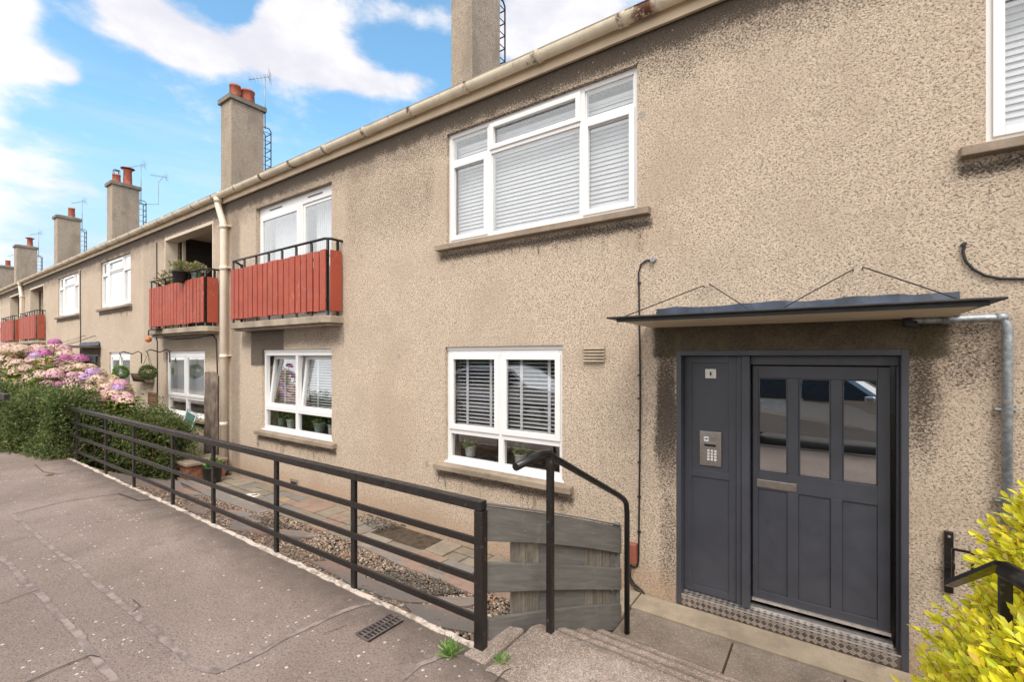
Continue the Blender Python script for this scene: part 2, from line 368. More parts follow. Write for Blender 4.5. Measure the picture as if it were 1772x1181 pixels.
M['privet'] = leafm('golden_leaves', [(0, (.66, .68, .03)), (.3, (.88, .82, .04)), (.6, (.95, .80, .05)), (.82, (.55, .66, .04)), (.92, (.95, .84, .22)), (.985, (.60, .34, .08))], .5, .42)
M['hedge'] = leafm('hedge_leaves', [(0, (.06, .10, .028)), (.3, (.11, .165, .045)), (.6, (.20, .25, .065)), (.85, (.075, .115, .03)), (.96, (.34, .32, .11))])
M['hyd_leaf'] = leafm('hydrangea_leaves', [(0, (.10, .18, .03)), (.4, (.20, .30, .05)), (.7, (.36, .40, .06)), (.88, (.16, .22, .04)), (.96, (.62, .42, .07))])
M['green_leaf'] = leafm('fresh_green_leaves', [(0, (.09, .20, .04)), (.5, (.18, .32, .07)), (1, (.30, .42, .12))])
M['dry_leaf'] = leafm('dry_flower_stems', [(0, (.30, .22, .10)), (.5, (.20, .24, .10)), (.8, (.5, .38, .24)), (1, (.4, .16, .10))])
M['stem'] = simple('brown_stems', (.12, .07, .04), .8)
def petal(name, a, b):
    return leafm(name, [(0, a), (.5, tuple((x+y)/2 for x, y in zip(a, b))), (1, b)], .6, .3)
M['pet_cream'] = petal('cream_pink_petals', (.78, .55, .42), (.88, .72, .58))
M['pet_pink'] = petal('pink_petals', (.72, .36, .48), (.85, .55, .60))
M['pet_lilac'] = petal('lilac_petals', (.50, .30, .62), (.70, .50, .74))
M['pet_mag'] = petal('magenta_petals', (.55, .13, .40), (.70, .26, .52))
# ------------------------------------------------------------ foliage helpers
def rand_unit(n):
    v = RNG.normal(size=(n, 3)); return v/np.linalg.norm(v, axis=1, keepdims=True)
def leaves(name, P, D, L, W, mat, parent=None, N=None, fold=.25):
    """P base points, D growth directions, L lengths, W widths -> one mesh of folded leaves"""
    P = np.asarray(P, float); D = np.asarray(D, float); n = len(P)
    D = D/np.linalg.norm(D, axis=1, keepdims=True)
    N = rand_unit(n) if N is None else np.asarray(N, float)
    S = np.cross(D, N); S /= (np.linalg.norm(S, axis=1, keepdims=True)+1e-9); U = np.cross(S, D)
    L = np.broadcast_to(L, (n,))[:, None]; W = np.broadcast_to(W, (n,))[:, None]
    v = np.stack([P, P+D*L*.32+S*W*.42+U*W*fold, P+D*L*.70+S*W*.40+U*W*fold, P+D*L, P+D*L*.70-S*W*.40+U*W*fold, P+D*L*.32-S*W*.42+U*W*fold], axis=1)
    base = (np.arange(n)*6)[:, None]
    f = np.concatenate([base+np.array([[0, 1, 2, 3]]), base+np.array([[0, 3, 4, 5]])], axis=0)
    return arr_obj(name, v.reshape(-1, 3), f, mat, parent)
def pebbles(name, P, R, mat, flat=.6):
    t = (1+5**.5)/2
    ico = np.array([(-1,t,0),(1,t,0),(-1,-t,0),(1,-t,0),(0,-1,t),(0,1,t),(0,-1,-t),(0,1,-t),(t,0,-1),(t,0,1),(-t,0,-1),(-t,0,1)], float); ico /= np.linalg.norm(ico[0])
    fc = np.array([(0,11,5),(0,5,1),(0,1,7),(0,7,10),(0,10,11),(1,5,9),(5,11,4),(11,10,2),(10,7,6),(7,1,8),(3,9,4),(3,4,2),(3,2,6),(3,6,8),(3,8,9),(4,9,5),(2,4,11),(6,2,10),(8,6,7),(9,8,1)])
    n = len(P); a = RNG.uniform(0, 2*PI, n); ca, sa = np.cos(a), np.sin(a)
    S = np.stack([RNG.uniform(.75, 1.35, n), RNG.uniform(.6, 1, n), RNG.uniform(flat*.7, flat*1.2, n)], 1)*np.asarray(R)[:, None]
    v = ico[None]*S[:, None, :]*RNG.uniform(.88, 1.12, (n, 12, 1))
    x = v[..., 0]*ca[:, None]-v[..., 1]*sa[:, None]; y = v[..., 0]*sa[:, None]+v[..., 1]*ca[:, None]
    v = np.stack([x, y, v[..., 2]], -1)+np.asarray(P)[:, None, :]
    f = (np.arange(n)*12)[:, None, None]+fc[None]
    return arr_obj(name, v.reshape(-1, 3), f.reshape(-1, 3), mat, None, True)
# ------------------------------------------------------------ ground, pavement, road
gz = -.06
def garden_z(y):                      # falls from the kerb down to the foot of the wall
    if y < -1.15: 
        u = (y-KY)/(-1.15-KY); u = max(0, min(1, u)); return .55*(1-u)+.0*u
    return 0.0*(1) + gz*min(1, (y+1.15)/.6)
mb = MB()
mb.quad_list([(-400, -400, -.35), (400, -400, -.35), (400, 400, -.35), (-400, 400, -.35)], [(0, 1, 2, 3)])
tag(mb.build('ground', M['ground']), kind='structure')
mb = MB(); N1 = 60
mb.box(-80, 30, -4.72, KY-.012, .30, PAVE)
tag(mb.build('pavement', M['asphalt']), kind='structure')
mb = MB(); mb.box(-80, 30, -13, -4.88, .2, .48); tag(mb.build('road', simple('road_asphalt', (.055, .053, .052), .9, var=.25, scale=2, bump=.5, bscale=90)), kind='structure')
mb = MB(); mb.box(-80, 30, -4.87, -4.73, .2, .61); tag(mb.build('road_kerb', M['sill']), kind='structure')
# ragged whitewashed kerb edge
mb = MB(); xs = np.arange(-9.9, -1.52, .06); vs = []
for x in xs:
    a = KY-.02+random.uniform(-.008, .008); b = KY+.022+random.uniform(-.006, .006)
    vs += [(x, a, PAVE+.005), (x, b, PAVE+.004+random.uniform(-.004, .004)), (x, b+.01, .3), (x, a, .3)]
n = len(xs); fs = []
for i in range(n-1):
    for k in range(4): fs.append((i*4+k, (i+1)*4+k, (i+1)*4+(k+1) % 4, i*4+(k+1) % 4))
fs += [(0, 1, 2, 3), ((n-1)*4+3, (n-1)*4+2, (n-1)*4+1, (n-1)*4)]
mb.quad_list(vs, fs); tag(mb.build('kerb', M['kerb']), kind='structure')
# crack-sealer bands and cracks in the pavement
def band(pxs, w, mat, name, z=PAVE+.004, amp=.13):
    pts = [on_z(a, b, PAVE) for a, b in pxs]; fine = []
    for a, b in zip(pts[:-1], pts[1:]):
        k = max(2, int((b-a).length/.035)); fine += [a.lerp(b, i/k) for i in range(k)]
    fine.append(pts[-1]); vs = []; off = 0
    for i, p in enumerate(fine):
        t = (fine[min(i+1, len(fine)-1)]-fine[max(i-1, 0)]).normalized(); s = Vector((-t.y, t.x, 0)); off = off*.93+random.uniform(-1, 1)*w*.10
        p = p + s*off
        vs += [p+s*w*(.5+random.uniform(-amp, amp)), p-s*w*(.5+random.uniform(-amp, amp))]
    for v in vs: v.z = z
    m_ = MB(); m_.quad_list(vs, [(2*i, 2*i+1, 2*i+3, 2*i+2) for i in range(len(fine)-1)])
    return m_
b1 = band([(22,892),(73,936),(131,983),(204,1042),(277,1100),(345,1160),(379,1163),(440,1137),(492,1107),(583,1064),(614,1052),(640,1046)], .036, 0, '')
b2 = band([(0,965),(36,998),(91,1049),(139,1100),(168,1144),(211,1195)], .036, 0, '')
b3 = band([(680,1195),(724,1153),(767,1135),(800,1128)], .030, 0, '')
mb = MB()
for b in (b1, b2, b3): mb.quad_list(b.v, b.f)
tag(mb.build('pavement_sealer', M['sealer']), kind='structure')
mb = MB()
for pts, w in (([(22,892),(109,870),(160,862),(205,856)], .010), ([(0,1047),(65,1023)], .006), ([(44,1185),(100,1160),(157,1137),(172,1140)], .008), ([(205,856),(240,868),(262,866)], .02), ([(60,805),(75,818),(105,822)], .01), ([(230,1040),(243,1052),(228,1062)], .005),
               ([(856,1185),(872,1166),(884,1160)], .007), ([(560,1100),(600,1085)], .004)):
    b = band(pts, w, 0, '', PAVE+.008); mb.quad_list(b.v, b.f)
tag(mb.build('pavement_cracks', M['crack']), kind='structure')
# drain grate set in the pavement
g = [on_z(*p, PAVE) for p in ((625,1098),(670,1072),(693,1080),(641,1107))]
fr = empty('drain_grate', g[0]); tag(fr, 'small dark cast iron drain grate set in the pavement beside the railing', 'drain grate')
c = sum(g, Vector())/4; ax = (g[1]-g[0]).normalized(); Mx = Matrix.Translation(c) @ Matrix.Rotation(math.atan2(ax.y, ax.x), 4, 'Z') @ Matrix.Diagonal((.82, .9, 1, 1))
mb = MB(); mb.box(-.15, .15, -.065, .065, .0035, .0065, Mx); o = mb.build('pit', M['felt']); o.parent = fr; o.matrix_parent_inverse = Matrix.Translation(-g[0])
mb = MB()
for i in range(11): mb.box(-.15+i*.03-.0035, -.15+i*.03+.0035, -.060, .060, .0068, .013, Mx)
for j in (-.0625, 0, .0625): mb.box(-.156, .156, j-.004, j+.004, .0132, .016, Mx)
o = mb.build('bars', M['bars']); o.parent = fr; o.matrix_parent_inverse = Matrix.Translation(-g[0])
# garden ground under everything between kerb and wall
def strip(x0, x1, ys, zf, dz=0.0, nx=40):
    vs = []; xs = np.linspace(x0, x1, nx)
    for x in xs:
        for y in ys: vs.append((x, y, zf(y)+dz))
    k = len(ys); return vs, [(i*k+j, (i+1)*k+j, (i+1)*k+j+1, i*k+j+1) for i in range(nx-1) for j in range(k-1)]
ys = np.linspace(KY+.02, .3, 24)
mb = MB(); mb.quad_list(*strip(-50, -1.45, ys, garden_z, -.022)); tag(mb.build('garden_soil', M['soil']), kind='structure')
def on_garden(px, py, dz=0.0):
    d = ray(px, py); lo, hi = .5, 60
    for i in range(60):
        m_ = (lo+hi)/2; p = CAM+d*m_
        if p.z > garden_z(p.y)+dz: lo = m_
        else: hi = m_
    return CAM+d*lo
# mosaic path of mixed flags along the wall
mb = MB(); x = -9.6
rows = [(-.055, -.40), (-.42, -.76)]
for (ya, yb) in rows:
    x = -9.3
    while x < -1.62:
        w = random.choice((.3, .42, .46, .6, .62, .45)); w = min(w, -1.6-x)
        if w < .08: break
        if not (ya < -.0 and ya > -.1 and -4.55 < x+w/2 < -3.95):
            j = lambda: random.uniform(-.010, .010); h = random.uniform(-.004, .008)
            if random.random() < .28 and w > .3:
                m2 = (ya+yb)/2+j()
                segs = [(x, x+w, ya, m2), (x, x+w*.5, m2-.014, yb), (x+w*.5+.014, x+w, m2-.014, yb)]
            else: segs = [(x, x+w, ya, yb)]
            for (a, b, c1, c2) in segs:
                P4 = [(a+j(), c2+j()), (b+j(), c2+j()), (b+j(), c1+j()), (a+j(), c1+j())]
                mb.prism([Vector((p, q, garden_z(q)-.03)) for p, q in P4], (0, 0, .038+h))
        x += w+.014
tag(mb.build('garden_path', M['flags'], bevel=.003), kind='structure')
# large wavy flagstones bedded in the gravel bank
def flag(pxs, dz=.012, rnd=.006):
    pts = [on_garden(a, b, dz) for a, b in pxs]; out = []
    for a, b in zip(pts, pts[1:]+pts[:1]):
        k = max(1, int((b-a).length/.09))
        for i in range(k):
            p = a.lerp(b, i/k); p += Vector((random.uniform(-rnd, rnd), random.uniform(-rnd, rnd), 0)); p.z = garden_z(p.y)+dz; out.append(p)
    return out
mb = MB()
c4 = lambda L: [(400+a/3.272, 820+b/3.272) for a, b in L]
c5 = lambda L: [(80+a/4.219, 680+b/4.219) for a, b in L]
FL = [c4([(450,500),(560,493),(650,520),(740,555),(760,590),(860,622),(960,652),(1060,690),(1200,702),(1390,700),(1392,735),(1200,738),(1000,730),(850,695),(760,655),(690,640),(620,590),(540,545)]),
      c4([(0,268),(100,290),(240,320),(420,330),(500,355),(420,362),(240,350),(100,330),(0,318)]),
      c4([(640,350),(780,380),(900,430),(1100,520),(1390,600),(1390,690),(1290,650),(1100,570),(960,520),(820,450),(700,400)]),
      c4([(980,738),(1180,745),(1390,765),(1390,905),(1250,880),(1150,862),(1040,800)]),
      c5([(440,590),(600,588),(860,600),(1060,690),(1160,745),(960,725),(760,700),(640,668),(500,640)]),
      c5([(940,600),(1120,640),(1300,720),(1500,800),(1640,860),(1560,880),(1400,830),(1200,760),(1000,690)]),
      c5([(990,820),(1120,825),(1175,850),(1170,890),(1080,880)]), c5([(1230,838),(1420,860),(1590,905),(1560,960),(1400,950),(1280,900)])]
for f_ in FL:
    pts = flag(f_); mb.prism([p-Vector((0, 0, .03)) for p in pts], (0, 0, .03))
tag(mb.build('garden_flagstones', M['slate']), kind='structure')
# pebbles (gravel bank) and dark chippings
n = 24000; X = RNG.uniform(-9.6, -1.62, n); Y = RNG.uniform(KY+.045, -.74, n)
Z = np.array([garden_z(y) for y in Y])
k = RNG.uniform(size=n) < .97; X, Y, Z = X[k], Y[k], Z[k]
o = pebbles('gravel', np.stack([X, Y, Z-.004+RNG.uniform(-.005, .006, len(X))], 1), RNG.uniform(.009, .021, len(X)), M['pebble']); tag(o, 'mixed brown river pebbles on the bank behind the railing', 'gravel', kind='stuff')
def poly_points(pxs, n):
    ps = [on_garden(a, b) for a, b in pxs]; xs_ = [p.x for p in ps]; ys_ = [p.y for p in ps]; out = []
    while len(out) < n:
        x = random.uniform(min(xs_), max(xs_)); y = random.uniform(min(ys_), max(ys_)); ins = False
        for i in range(len(ps)):
            a, b = ps[i], ps[i-1]
            if (a.y > y) != (b.y > y) and x < (b.x-a.x)*(y-a.y)/(b.y-a.y)+a.x: ins = not ins
        if ins: out.append((x, y, garden_z(y)+.016+random.uniform(-.003, .006)))
    return out
P = poly_points(c4([(750,550),(900,552),(1050,575),(1200,615),(1340,690),(1200,692),(1000,655),(860,620),(770,590)]), 1300)+poly_points(c4([(0,245),(120,240),(260,270),(400,325),(250,315),(90,290)]), 500)+poly_points([(615,898),(640,890),(690,900),(710,912),(650,922)], 350)
o = pebbles('chippings', np.array(P), RNG.uniform(.008, .016, len(P)), M['darkpeb']); tag(o, 'dark slate chippings in hollows between the garden flagstones', 'gravel', kind='stuff')
# landing in front of the door, strip along the threshold
mb = MB(); j = .008
mb.box(-1.44, 2.2, -.30+j, -.012, -.12, .0)
tag(mb.build('doorstep_strip', M['strip'], bevel=.004), kind='structure')
mb = MB(); xj = [-1.44, -.62, .08, .62, 1.3, 2.2]
for a, b in zip(xj[:-1], xj[1:]): mb.box(a+j, b-j, -.99, -.30-j, -.13, -.008+random.uniform(-.003, .003))
tag(mb.build('landing', M['landing'], bevel=.004), kind='structure')
mb = MB(); mb.box(-1.46, 2.2, -1.1, -.001, -.16, -.035); tag(mb.build('landing_bed', M['soil']), kind='structure')
mb = MB(); mb.prism([Vector((-2.1, -.30, -.12)), Vector((-1.452, -.55, -.12)), Vector((-1.452, -.012, -.12)), Vector((-1.95, -.06, -.12))], (0, 0, .125)); tag(mb.build('corner_slab', M['strip']), kind='structure')
# steps from the pavement down to the landing
st = empty('concrete_steps', (-.5, -2.2, 0)); tag(st, 'worn aggregate concrete steps going down from the pavement to the grey door', 'steps')
noses = [(-2.36, -1.85, PAVE+.006), (-1.85, -1.57, .455), (-1.57, -1.27, .305), (-1.27, -.98, .155)]
for i, (ya, yb, zt) in enumerate(noses):
    mb = MB(); bx = MB()
    x0, x1 = -1.455+.012*(i % 2), .42
    nx = 60; ny = 8; y2 = yb+.018
    vs = []; 
    for a in range(nx+1):
        for b in range(ny+1):
            xx = x0+(x1-x0)*a/nx; yy = ya+(y2-ya)*b/ny
            zz = zt + random.uniform(-.0035, .0035) - (.014 if b == ny else 0) - (.01 if a in (0,) else 0) - .006*math.exp(-((xx+.5)/.5)**2)*(b > ny-3)
            if b == ny: yy += random.uniform(-.007, .004)
            vs.append((xx, yy, zz))
    k = ny+1; fs = [(a*k+b, (a+1)*k+b, (a+1)*k+b+1, a*k+b+1) for a in range(nx) for b in range(ny)]
    o0 = len(vs)
    for a in range(nx+1): vs.append((x0+(x1-x0)*a/nx, y2-.012+random.uniform(-.004, .004), zt-.045)); vs.append((x0+(x1-x0)*a/nx, y2-.018, -.13))
    for a in range(nx):
        fs.append((a*k+ny, (a+1)*k+ny, o0+2*(a+1), o0+2*a)); fs.append((o0+2*a, o0+2*(a+1), o0+2*(a+1)+1, o0+2*a+1))
    # ends
    for a in (0, nx):
        loop = [a*k+b for b in range(ny+1)]+[o0+2*a, o0+2*a+1]; vs.append((x0+(x1-x0)*a/nx, ya, -.13)); loop.append(len(vs)-1)
        fs.append(tuple(loop if a == 0 else loop[::-1]))
    mb.quad_list(vs, fs, False)
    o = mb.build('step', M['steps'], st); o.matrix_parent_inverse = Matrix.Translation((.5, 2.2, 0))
mb = MB(); mb.prism([Vector((-1.62, -2.33, .3)), Vector((-1.47, -2.33, .3)), Vector((-1.47, -1.95, .3)), Vector((-1.56, -1.98, .3))], (0, 0, .312))
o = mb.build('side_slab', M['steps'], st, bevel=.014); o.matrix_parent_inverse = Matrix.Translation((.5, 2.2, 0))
# garden bed right of the steps
mb = MB(); mb.box(.45, 8, KY+.03, -1.0, -.2, .50); tag(mb.build('garden_bed', M['soil']), kind='structure')
mb = MB(); mb.quad_list([(2.21, -1.0, -.02), (9, -1.0, -.02), (9, .2, -.02), (2.21, .2, -.02)], [(0, 1, 2, 3)]); tag(mb.build('yard', M['landing']), kind='structure')
# ------------------------------------------------------------ railing
PZ = PAVE
def child(mb, name, mat, par, bevel=0):
    o = mb.build(name, mat, par, bevel); o.matrix_parent_inverse = Matrix.Translation(-par.location); return o
RY = KY
rl = empty('metal_railing', (-1.567, RY, PAVE)); tag(rl, 'long black flat bar railing along the pavement edge above the garden', 'railing')
XE = -10.4
mb = MB(); mb.box(XE, -1.545, RY-.026, RY+.026, 1.362, 1.414); child(mb, 'top_rail', M['rail'], rl, .004)
for zc in (1.185, .975, .762):
    mb = MB(); mb.box(XE, -1.592, RY-.008, RY+.008, zc-.020, zc+.020); child(mb, 'rail', M['rail'], rl, .002)
    for px in (608,474,365,295,228,180,130): pass
px_posts = [608, 474, 365, 295, 228, 180, 130]
def x_on(px, Y): return on_y(px, 600, Y).x
postx = [-1.567]+[x_on(p, RY) for p in px_posts]
for i, x in enumerate(postx):
    mb = MB(); w = .029 if i == 0 else .0225
    if i == 0: mb.box(x-w, x+w, RY-.0245, RY+.0245, PAVE-.05, 1.359)
    else: mb.box(x-w, x+w, RY+.009, RY+.034, PAVE-.08, 1.359)
    child(mb, 'post', M['rail'], rl, .003)
# ------------------------------------------------------------ handrails beside the steps
def handrail(xh, label, s=1):
    h = empty('handrail', (xh, -1.9, 0)); tag(h, label, 'handrail')
    pts = [(xh, -2.25, 1.63), (xh, -2.0, 1.655), (xh, -1.915, 1.645), (xh, -1.84, 1.60), (xh, -.86, 1.14), (xh, -.74, 1.075), (xh, -.695, 1.03), (xh, -.68, .95), (xh, -.68, .0)]
    mb = MB(); mb.tube(pts, .0215, 14); child(mb, 'tube', M['black'], h)
    mb = MB(); mb.box(xh-.018, xh+.018, -1.895-.018, -1.895+.018, .56, 1.625); child(mb, 'post', M['rail'], h, .002)
handrail(-1.33, 'bent black tube handrail beside the grey timber panel')
h = empty('handrail', (.40, -2.33, 0)); tag(h, 'black gloss handrail half buried in the golden bush', 'handrail')
mb = MB(); mb.tube([(.47, -2.47, 1.585), (.405, -2.345, 1.597)], .026, 16); child(mb, 'tube_end', M['black'], h)
mb = MB(); mb.prism([Vector((.385, -2.335, 1.617)), Vector((.385, -1.62, 1.27)), Vector((.385, -1.62, 1.25)), Vector((.385, -2.335, 1.604))], (.032, 0, 0)); child(mb, 'flat_rail', M['black'], h)
mb = MB(); mb.box(.394, .421, -2.342, -2.317, .5, 1.574); child(mb, 'post', M['rail'], h, .003)
# ------------------------------------------------------------ small black gate fittings on the wall right of the door
gf = empty('wall_gate', (.62, -.03, .9)); tag(gf, 'black iron wall bar with low railing frame behind the golden bush', 'iron gate')
q = on_y(1634, 918, -.02); r_ = on_y(1641, 918, -.02)
mb = MB(); mb.box(q.x, q.x+.045, -.03, -.002, .62, 1.03); child(mb, 'wall_bar', M['rail'], gf, .003)
mb = MB(); mb.box(q.x-.003, q.x+.048, -.055, -.031, .795, .83); child(mb, 'hinge', M['rail'], gf)
mb = MB(); mb.tube([(q.x+.022, -.031, 1.0), (q.x+.022, -.037, 1.0)], .008, 8); child(mb, 'bolt', M['alu'], gf)
for a, b in (((1649, 951), (1695, 960)), ((1649, 951), (1649, 1015)), ((1683, 958), (1683, 1015))):
    mb = MB(); mb.tube([on_y(*a, -.25), on_y(*b, -.25)], .010, 4, smooth=False); child(mb, 'frame_bar', M['rail'], gf)
# ------------------------------------------------------------ timber panel at the side of the steps
tp = empty('timber_panel', (-1.55, -2.1, 0)); tag(tp, 'grey stained plank panel standing between the steps and the garden', 'fence panel')
# local frame of the panel: from the kerb post to the wall end
A = Vector((-1.60, -2.19, 0)); B = Vector((-1.47, -.52, 0)); dv = (B-A).normalized(); nv = Vector((dv.y, -dv.x, 0)); Ln = (B-A).length
def board(z0a, z0b, z1a, z1b, off, th, mat, name, s0=0.0, s1=None, curve=0):
    s1 = Ln if s1 is None else s1
    k = 10; lo = []; hi = []
    for i in range(k+1):
        f = i/k; s_ = s0+(s1-s0)*f; c_ = curve*math.sin(PI*f)
        lo.append(A+dv*s_+nv*off+Vector((0, 0, z0a+(z0b-z0a)*f+c_))); hi.append(A+dv*s_+nv*off+Vector((0, 0, z1a+(z1b-z1a)*f+c_*.6)))
    m_ = MB(); m_.prism(lo+hi[::-1], nv*th); return child(m_, name, mat, tp, .004)
board(1.175, .548, 1.368, .767, .0, .035, M['greywood'], 'plank', 0, None, .02)
board(.894, .242, 1.062, .422, .0, .035, M['greywood'], 'plank', -.02, None, .01)
board(.595, -.098, .73, .121, .0, .035, M['greywood'], 'plank', 0.02, None, .03)
board(1.374, .773, 1.388, .787, -.02, .06, M['greywood'], 'capping', 0, None, .014)
# uprights behind the planks
for s0, s1, mt in ((.28, .41, 'greywood_worn'), (.415, .55, 'greywood_worn'), (.57, 1.14, 'greywood'), (1.15, 1.26, 'greywood_worn'), (1.27, 1.41, 'greywood_worn'), (1.42, 1.54, 'greywood_worn'), (1.55, 1.66, 'greywood')):
    f0, f1 = s0/Ln, s1/Ln
    zt = lambda f: 1.34+(.74-1.34)*f; zb = lambda f: .50-.55*f
    board(max(-.03, zb(f0)), max(-.03, zb(f1)), zt(f0), zt(f1), -.028, .024, M[mt], 'upright', s0, s1)
# nail heads
mb = MB()
for s_, z_ in ((.35, 1.13), (.35, 1.22), (1.2, .86), (1.2, .95), (1.5, .75), (1.5, .66), (.35, .83), (.35, .93), (1.2, .58), (1.2, .47), (1.5, .40), (1.5, .31), (1.2, .12), (1.5, .04)):
    c0 = A+dv*s_+nv*.034+Vector((0, 0, z_)); mb = MB(); mb.tube([c0, c0+nv*.004], .0055, 8); child(mb, 'nail_head', M['galv'], tp)
# brown end blocks
for z0, z1, dx in ((1.10, 1.36, .0), (.83, 1.0, -.01), (.58, .80, .01)):
    m_ = MB(); p = A+dv*(.0)
    m_.prism([p+Vector((-.085-dx, .05, z0)), p+Vector((-.03, -.0, z0)), p+Vector((-.012, .0, z1)), p+Vector((-.065-dx, .05, z1))], dv*.06)
    child(m_, 'batten', M['brownwood'], tp, .003)
mb = MB(); mb.box(-1.50, -1.455, -.56, -.50, -.05, .80); child(mb, 'end_post', M['greywood'], tp, .003)
# ------------------------------------------------------------ the terrace
def wall_holes(x0, x1, z0, z1, holes, Y=0.0, depth=.30):
    mb = MB()
    xs = sorted({x0, x1, *[h[0] for h in holes], *[h[1] for h in holes]}); xs = [x for x in xs if x0 <= x <= x1]
    zs = sorted({z0, z1, *[h[2] for h in holes], *[h[3] for h in holes]})
    for a, b in zip(xs[:-1], xs[1:]):
        for c, d in zip(zs[:-1], zs[1:]):
            mx, mz = (a+b)/2, (c+d)/2
            if any(h[0] < mx < h[1] and h[2] < mz < h[3] for h in holes): continue
            mb.quad_list([(a, Y, c), (b, Y, c), (b, Y, d), (a, Y, d)], [(0, 1, 2, 3)])
            mb.quad_list([(a, Y+depth, c), (b, Y+depth, c), (b, Y+depth, d), (a, Y+depth, d)], [(3, 2, 1, 0)])
    for a, b, c, d in holes:
        for q in ([(a, c), (a, d)], [(a, d), (b, d)], [(b, d), (b, c)], [(b, c), (a, c)]):
            (xa, za), (xb, zb) = q
            mb.quad_list([(xa, Y, za), (xb, Y, zb), (xb, Y+depth, zb), (xa, Y+depth, za)], [(0, 1, 2, 3)])
    for xa in (x0, x1): mb.quad_list([(xa, Y, z0), (xa, Y, z1), (xa, Y+depth, z1), (xa, Y+depth, z0)], [(0, 1, 2, 3)])
    return mb
def frame_rect(mb, x0, x1, z0, z1, w, y0, y1, wt=None, wb=None):
    wt = wt or w; wb = wb or w
    mb.box(x0, x0+w, y0, y1, z0, z1); mb.box(x1-w, x1, y0, y1, z0, z1)
    mb.box(x0+w, x1-w, y0, y1, z0, z0+wb); mb.box(x0+w, x1-w, y0, y1, z1-wt, z1)
def slats(mb, x0, x1, z0, z1, Y, pitch, w, ang, th=.0022):
    z = z1
    while z > z0:
        Mt = Matrix.Translation((0, Y, z)) @ Matrix.Rotation(ang, 4, 'X')
        mb.box(x0, x1, -w/2, w/2, -th/2, th/2, Mt); z -= pitch
def ladder_tapes(mb, xs, z0, z1, Y, w=.012, d=.018):
    for x in xs: mb.box(x-w/2, x+w/2, Y-d-.002, Y-d, z0, z1)
def add_sill(win, x0, x1, z, mat='sill'):
    mb = MB(); pts = [Vector((x0-.13, -.085, z-.085)), Vector((x0-.13, -.085, z-.022)), Vector((x0-.13, .06, z-.002)), Vector((x0-.13, .06, z-.085))]
    mb.prism(pts, (x1-x0+.26, 0, 0)); mb.build('sill', M[mat], win, .006)
def upper_window(par, x0, x1, z0=3.587, z1=4.94, flip=False, blind=True, opens=False):
    fr = MB(); Y0, Y1 = .045, .115; w = .052
    frame_rect(fr, x0, x1, z0, z1, w, Y0, Y1)
    f = [0, .26, .755, 1]
    if flip: f = [0, .245, .74, 1]
    xs = [x0+(x1-x0)*q for q in f]; zt = z0+(z1-z0)*.735
    for xm in xs[1:3]: fr.box(xm-.028, xm+.028, Y0, Y1, z0+w, z1-w)
    cols = [(xs[0]+w, xs[1]-.028), (xs[1]+.028, xs[2]-.028), (xs[2]+.028, xs[3]-w)]
    for a, b in cols: fr.box(a, b, Y0, Y1, zt-.028, zt+.028)
    sash = MB(); panes = []
    for i, (a, b) in enumerate(cols):
        for top in (0, 1):
            c, d = (zt+.028, z1-w) if top else (z0+w, zt-.028)
            has = (i in (0, 2) and not top) or (i == 1 and top)
            if has:
                frame_rect(sash, a-.014, b+.014, c-.014, d+.014, .056, Y0-.018, Y0+.03); a2, b2, c2, d2 = a+.04, b-.04, c+.04, d-.04
            else:
                frame_rect(fr, a, b, c, d, .014, Y0+.018, Y1); a2, b2, c2, d2 = a+.013, b-.013, c+.013, d-.013
            panes.append((a2, b2, c2, d2))
    o = fr.build('window', M['upvc'], par, .004)
    sash.build('sash', M['upvc'], o, .004)
    for p in panes:
        mb = MB(); mb.box(p[0], p[1], Y0+.02, Y0+.026, p[2], p[3]); mb.build('pane', M['glass'], o)
    add_sill(o, x0, x1, z0)
    if blind:
        mb = MB(); slats(mb, x0+.03, x1-.03, z0+.05, z1-.17, .19, .046, .05, 1.18)
        mb.box(x0+.03, x1-.03, .175, .215, z1-.16, z1-.12)
        ladder_tapes(mb, [x0+(x1-x0)*q for q in (.1, .35, .5, .65, .9)], z0+.05, z1-.16, .19, .003, .022)
        mb.build('blind', M['blind'], o)
    else:
        mb = MB(); mb.box(x0+.05, x0+.05+(x1-x0)*.22, .2, .21, z0+.03, z1-.05); mb.build('backing_curtain', M['blind'], o); mb = MB(); mb.box(x0+.1+(x1-x0)*.26, x1-.05, .2, .21, z0+.03, z1-.05); mb.build('backing_curtain', M['blind'], o)
    return o
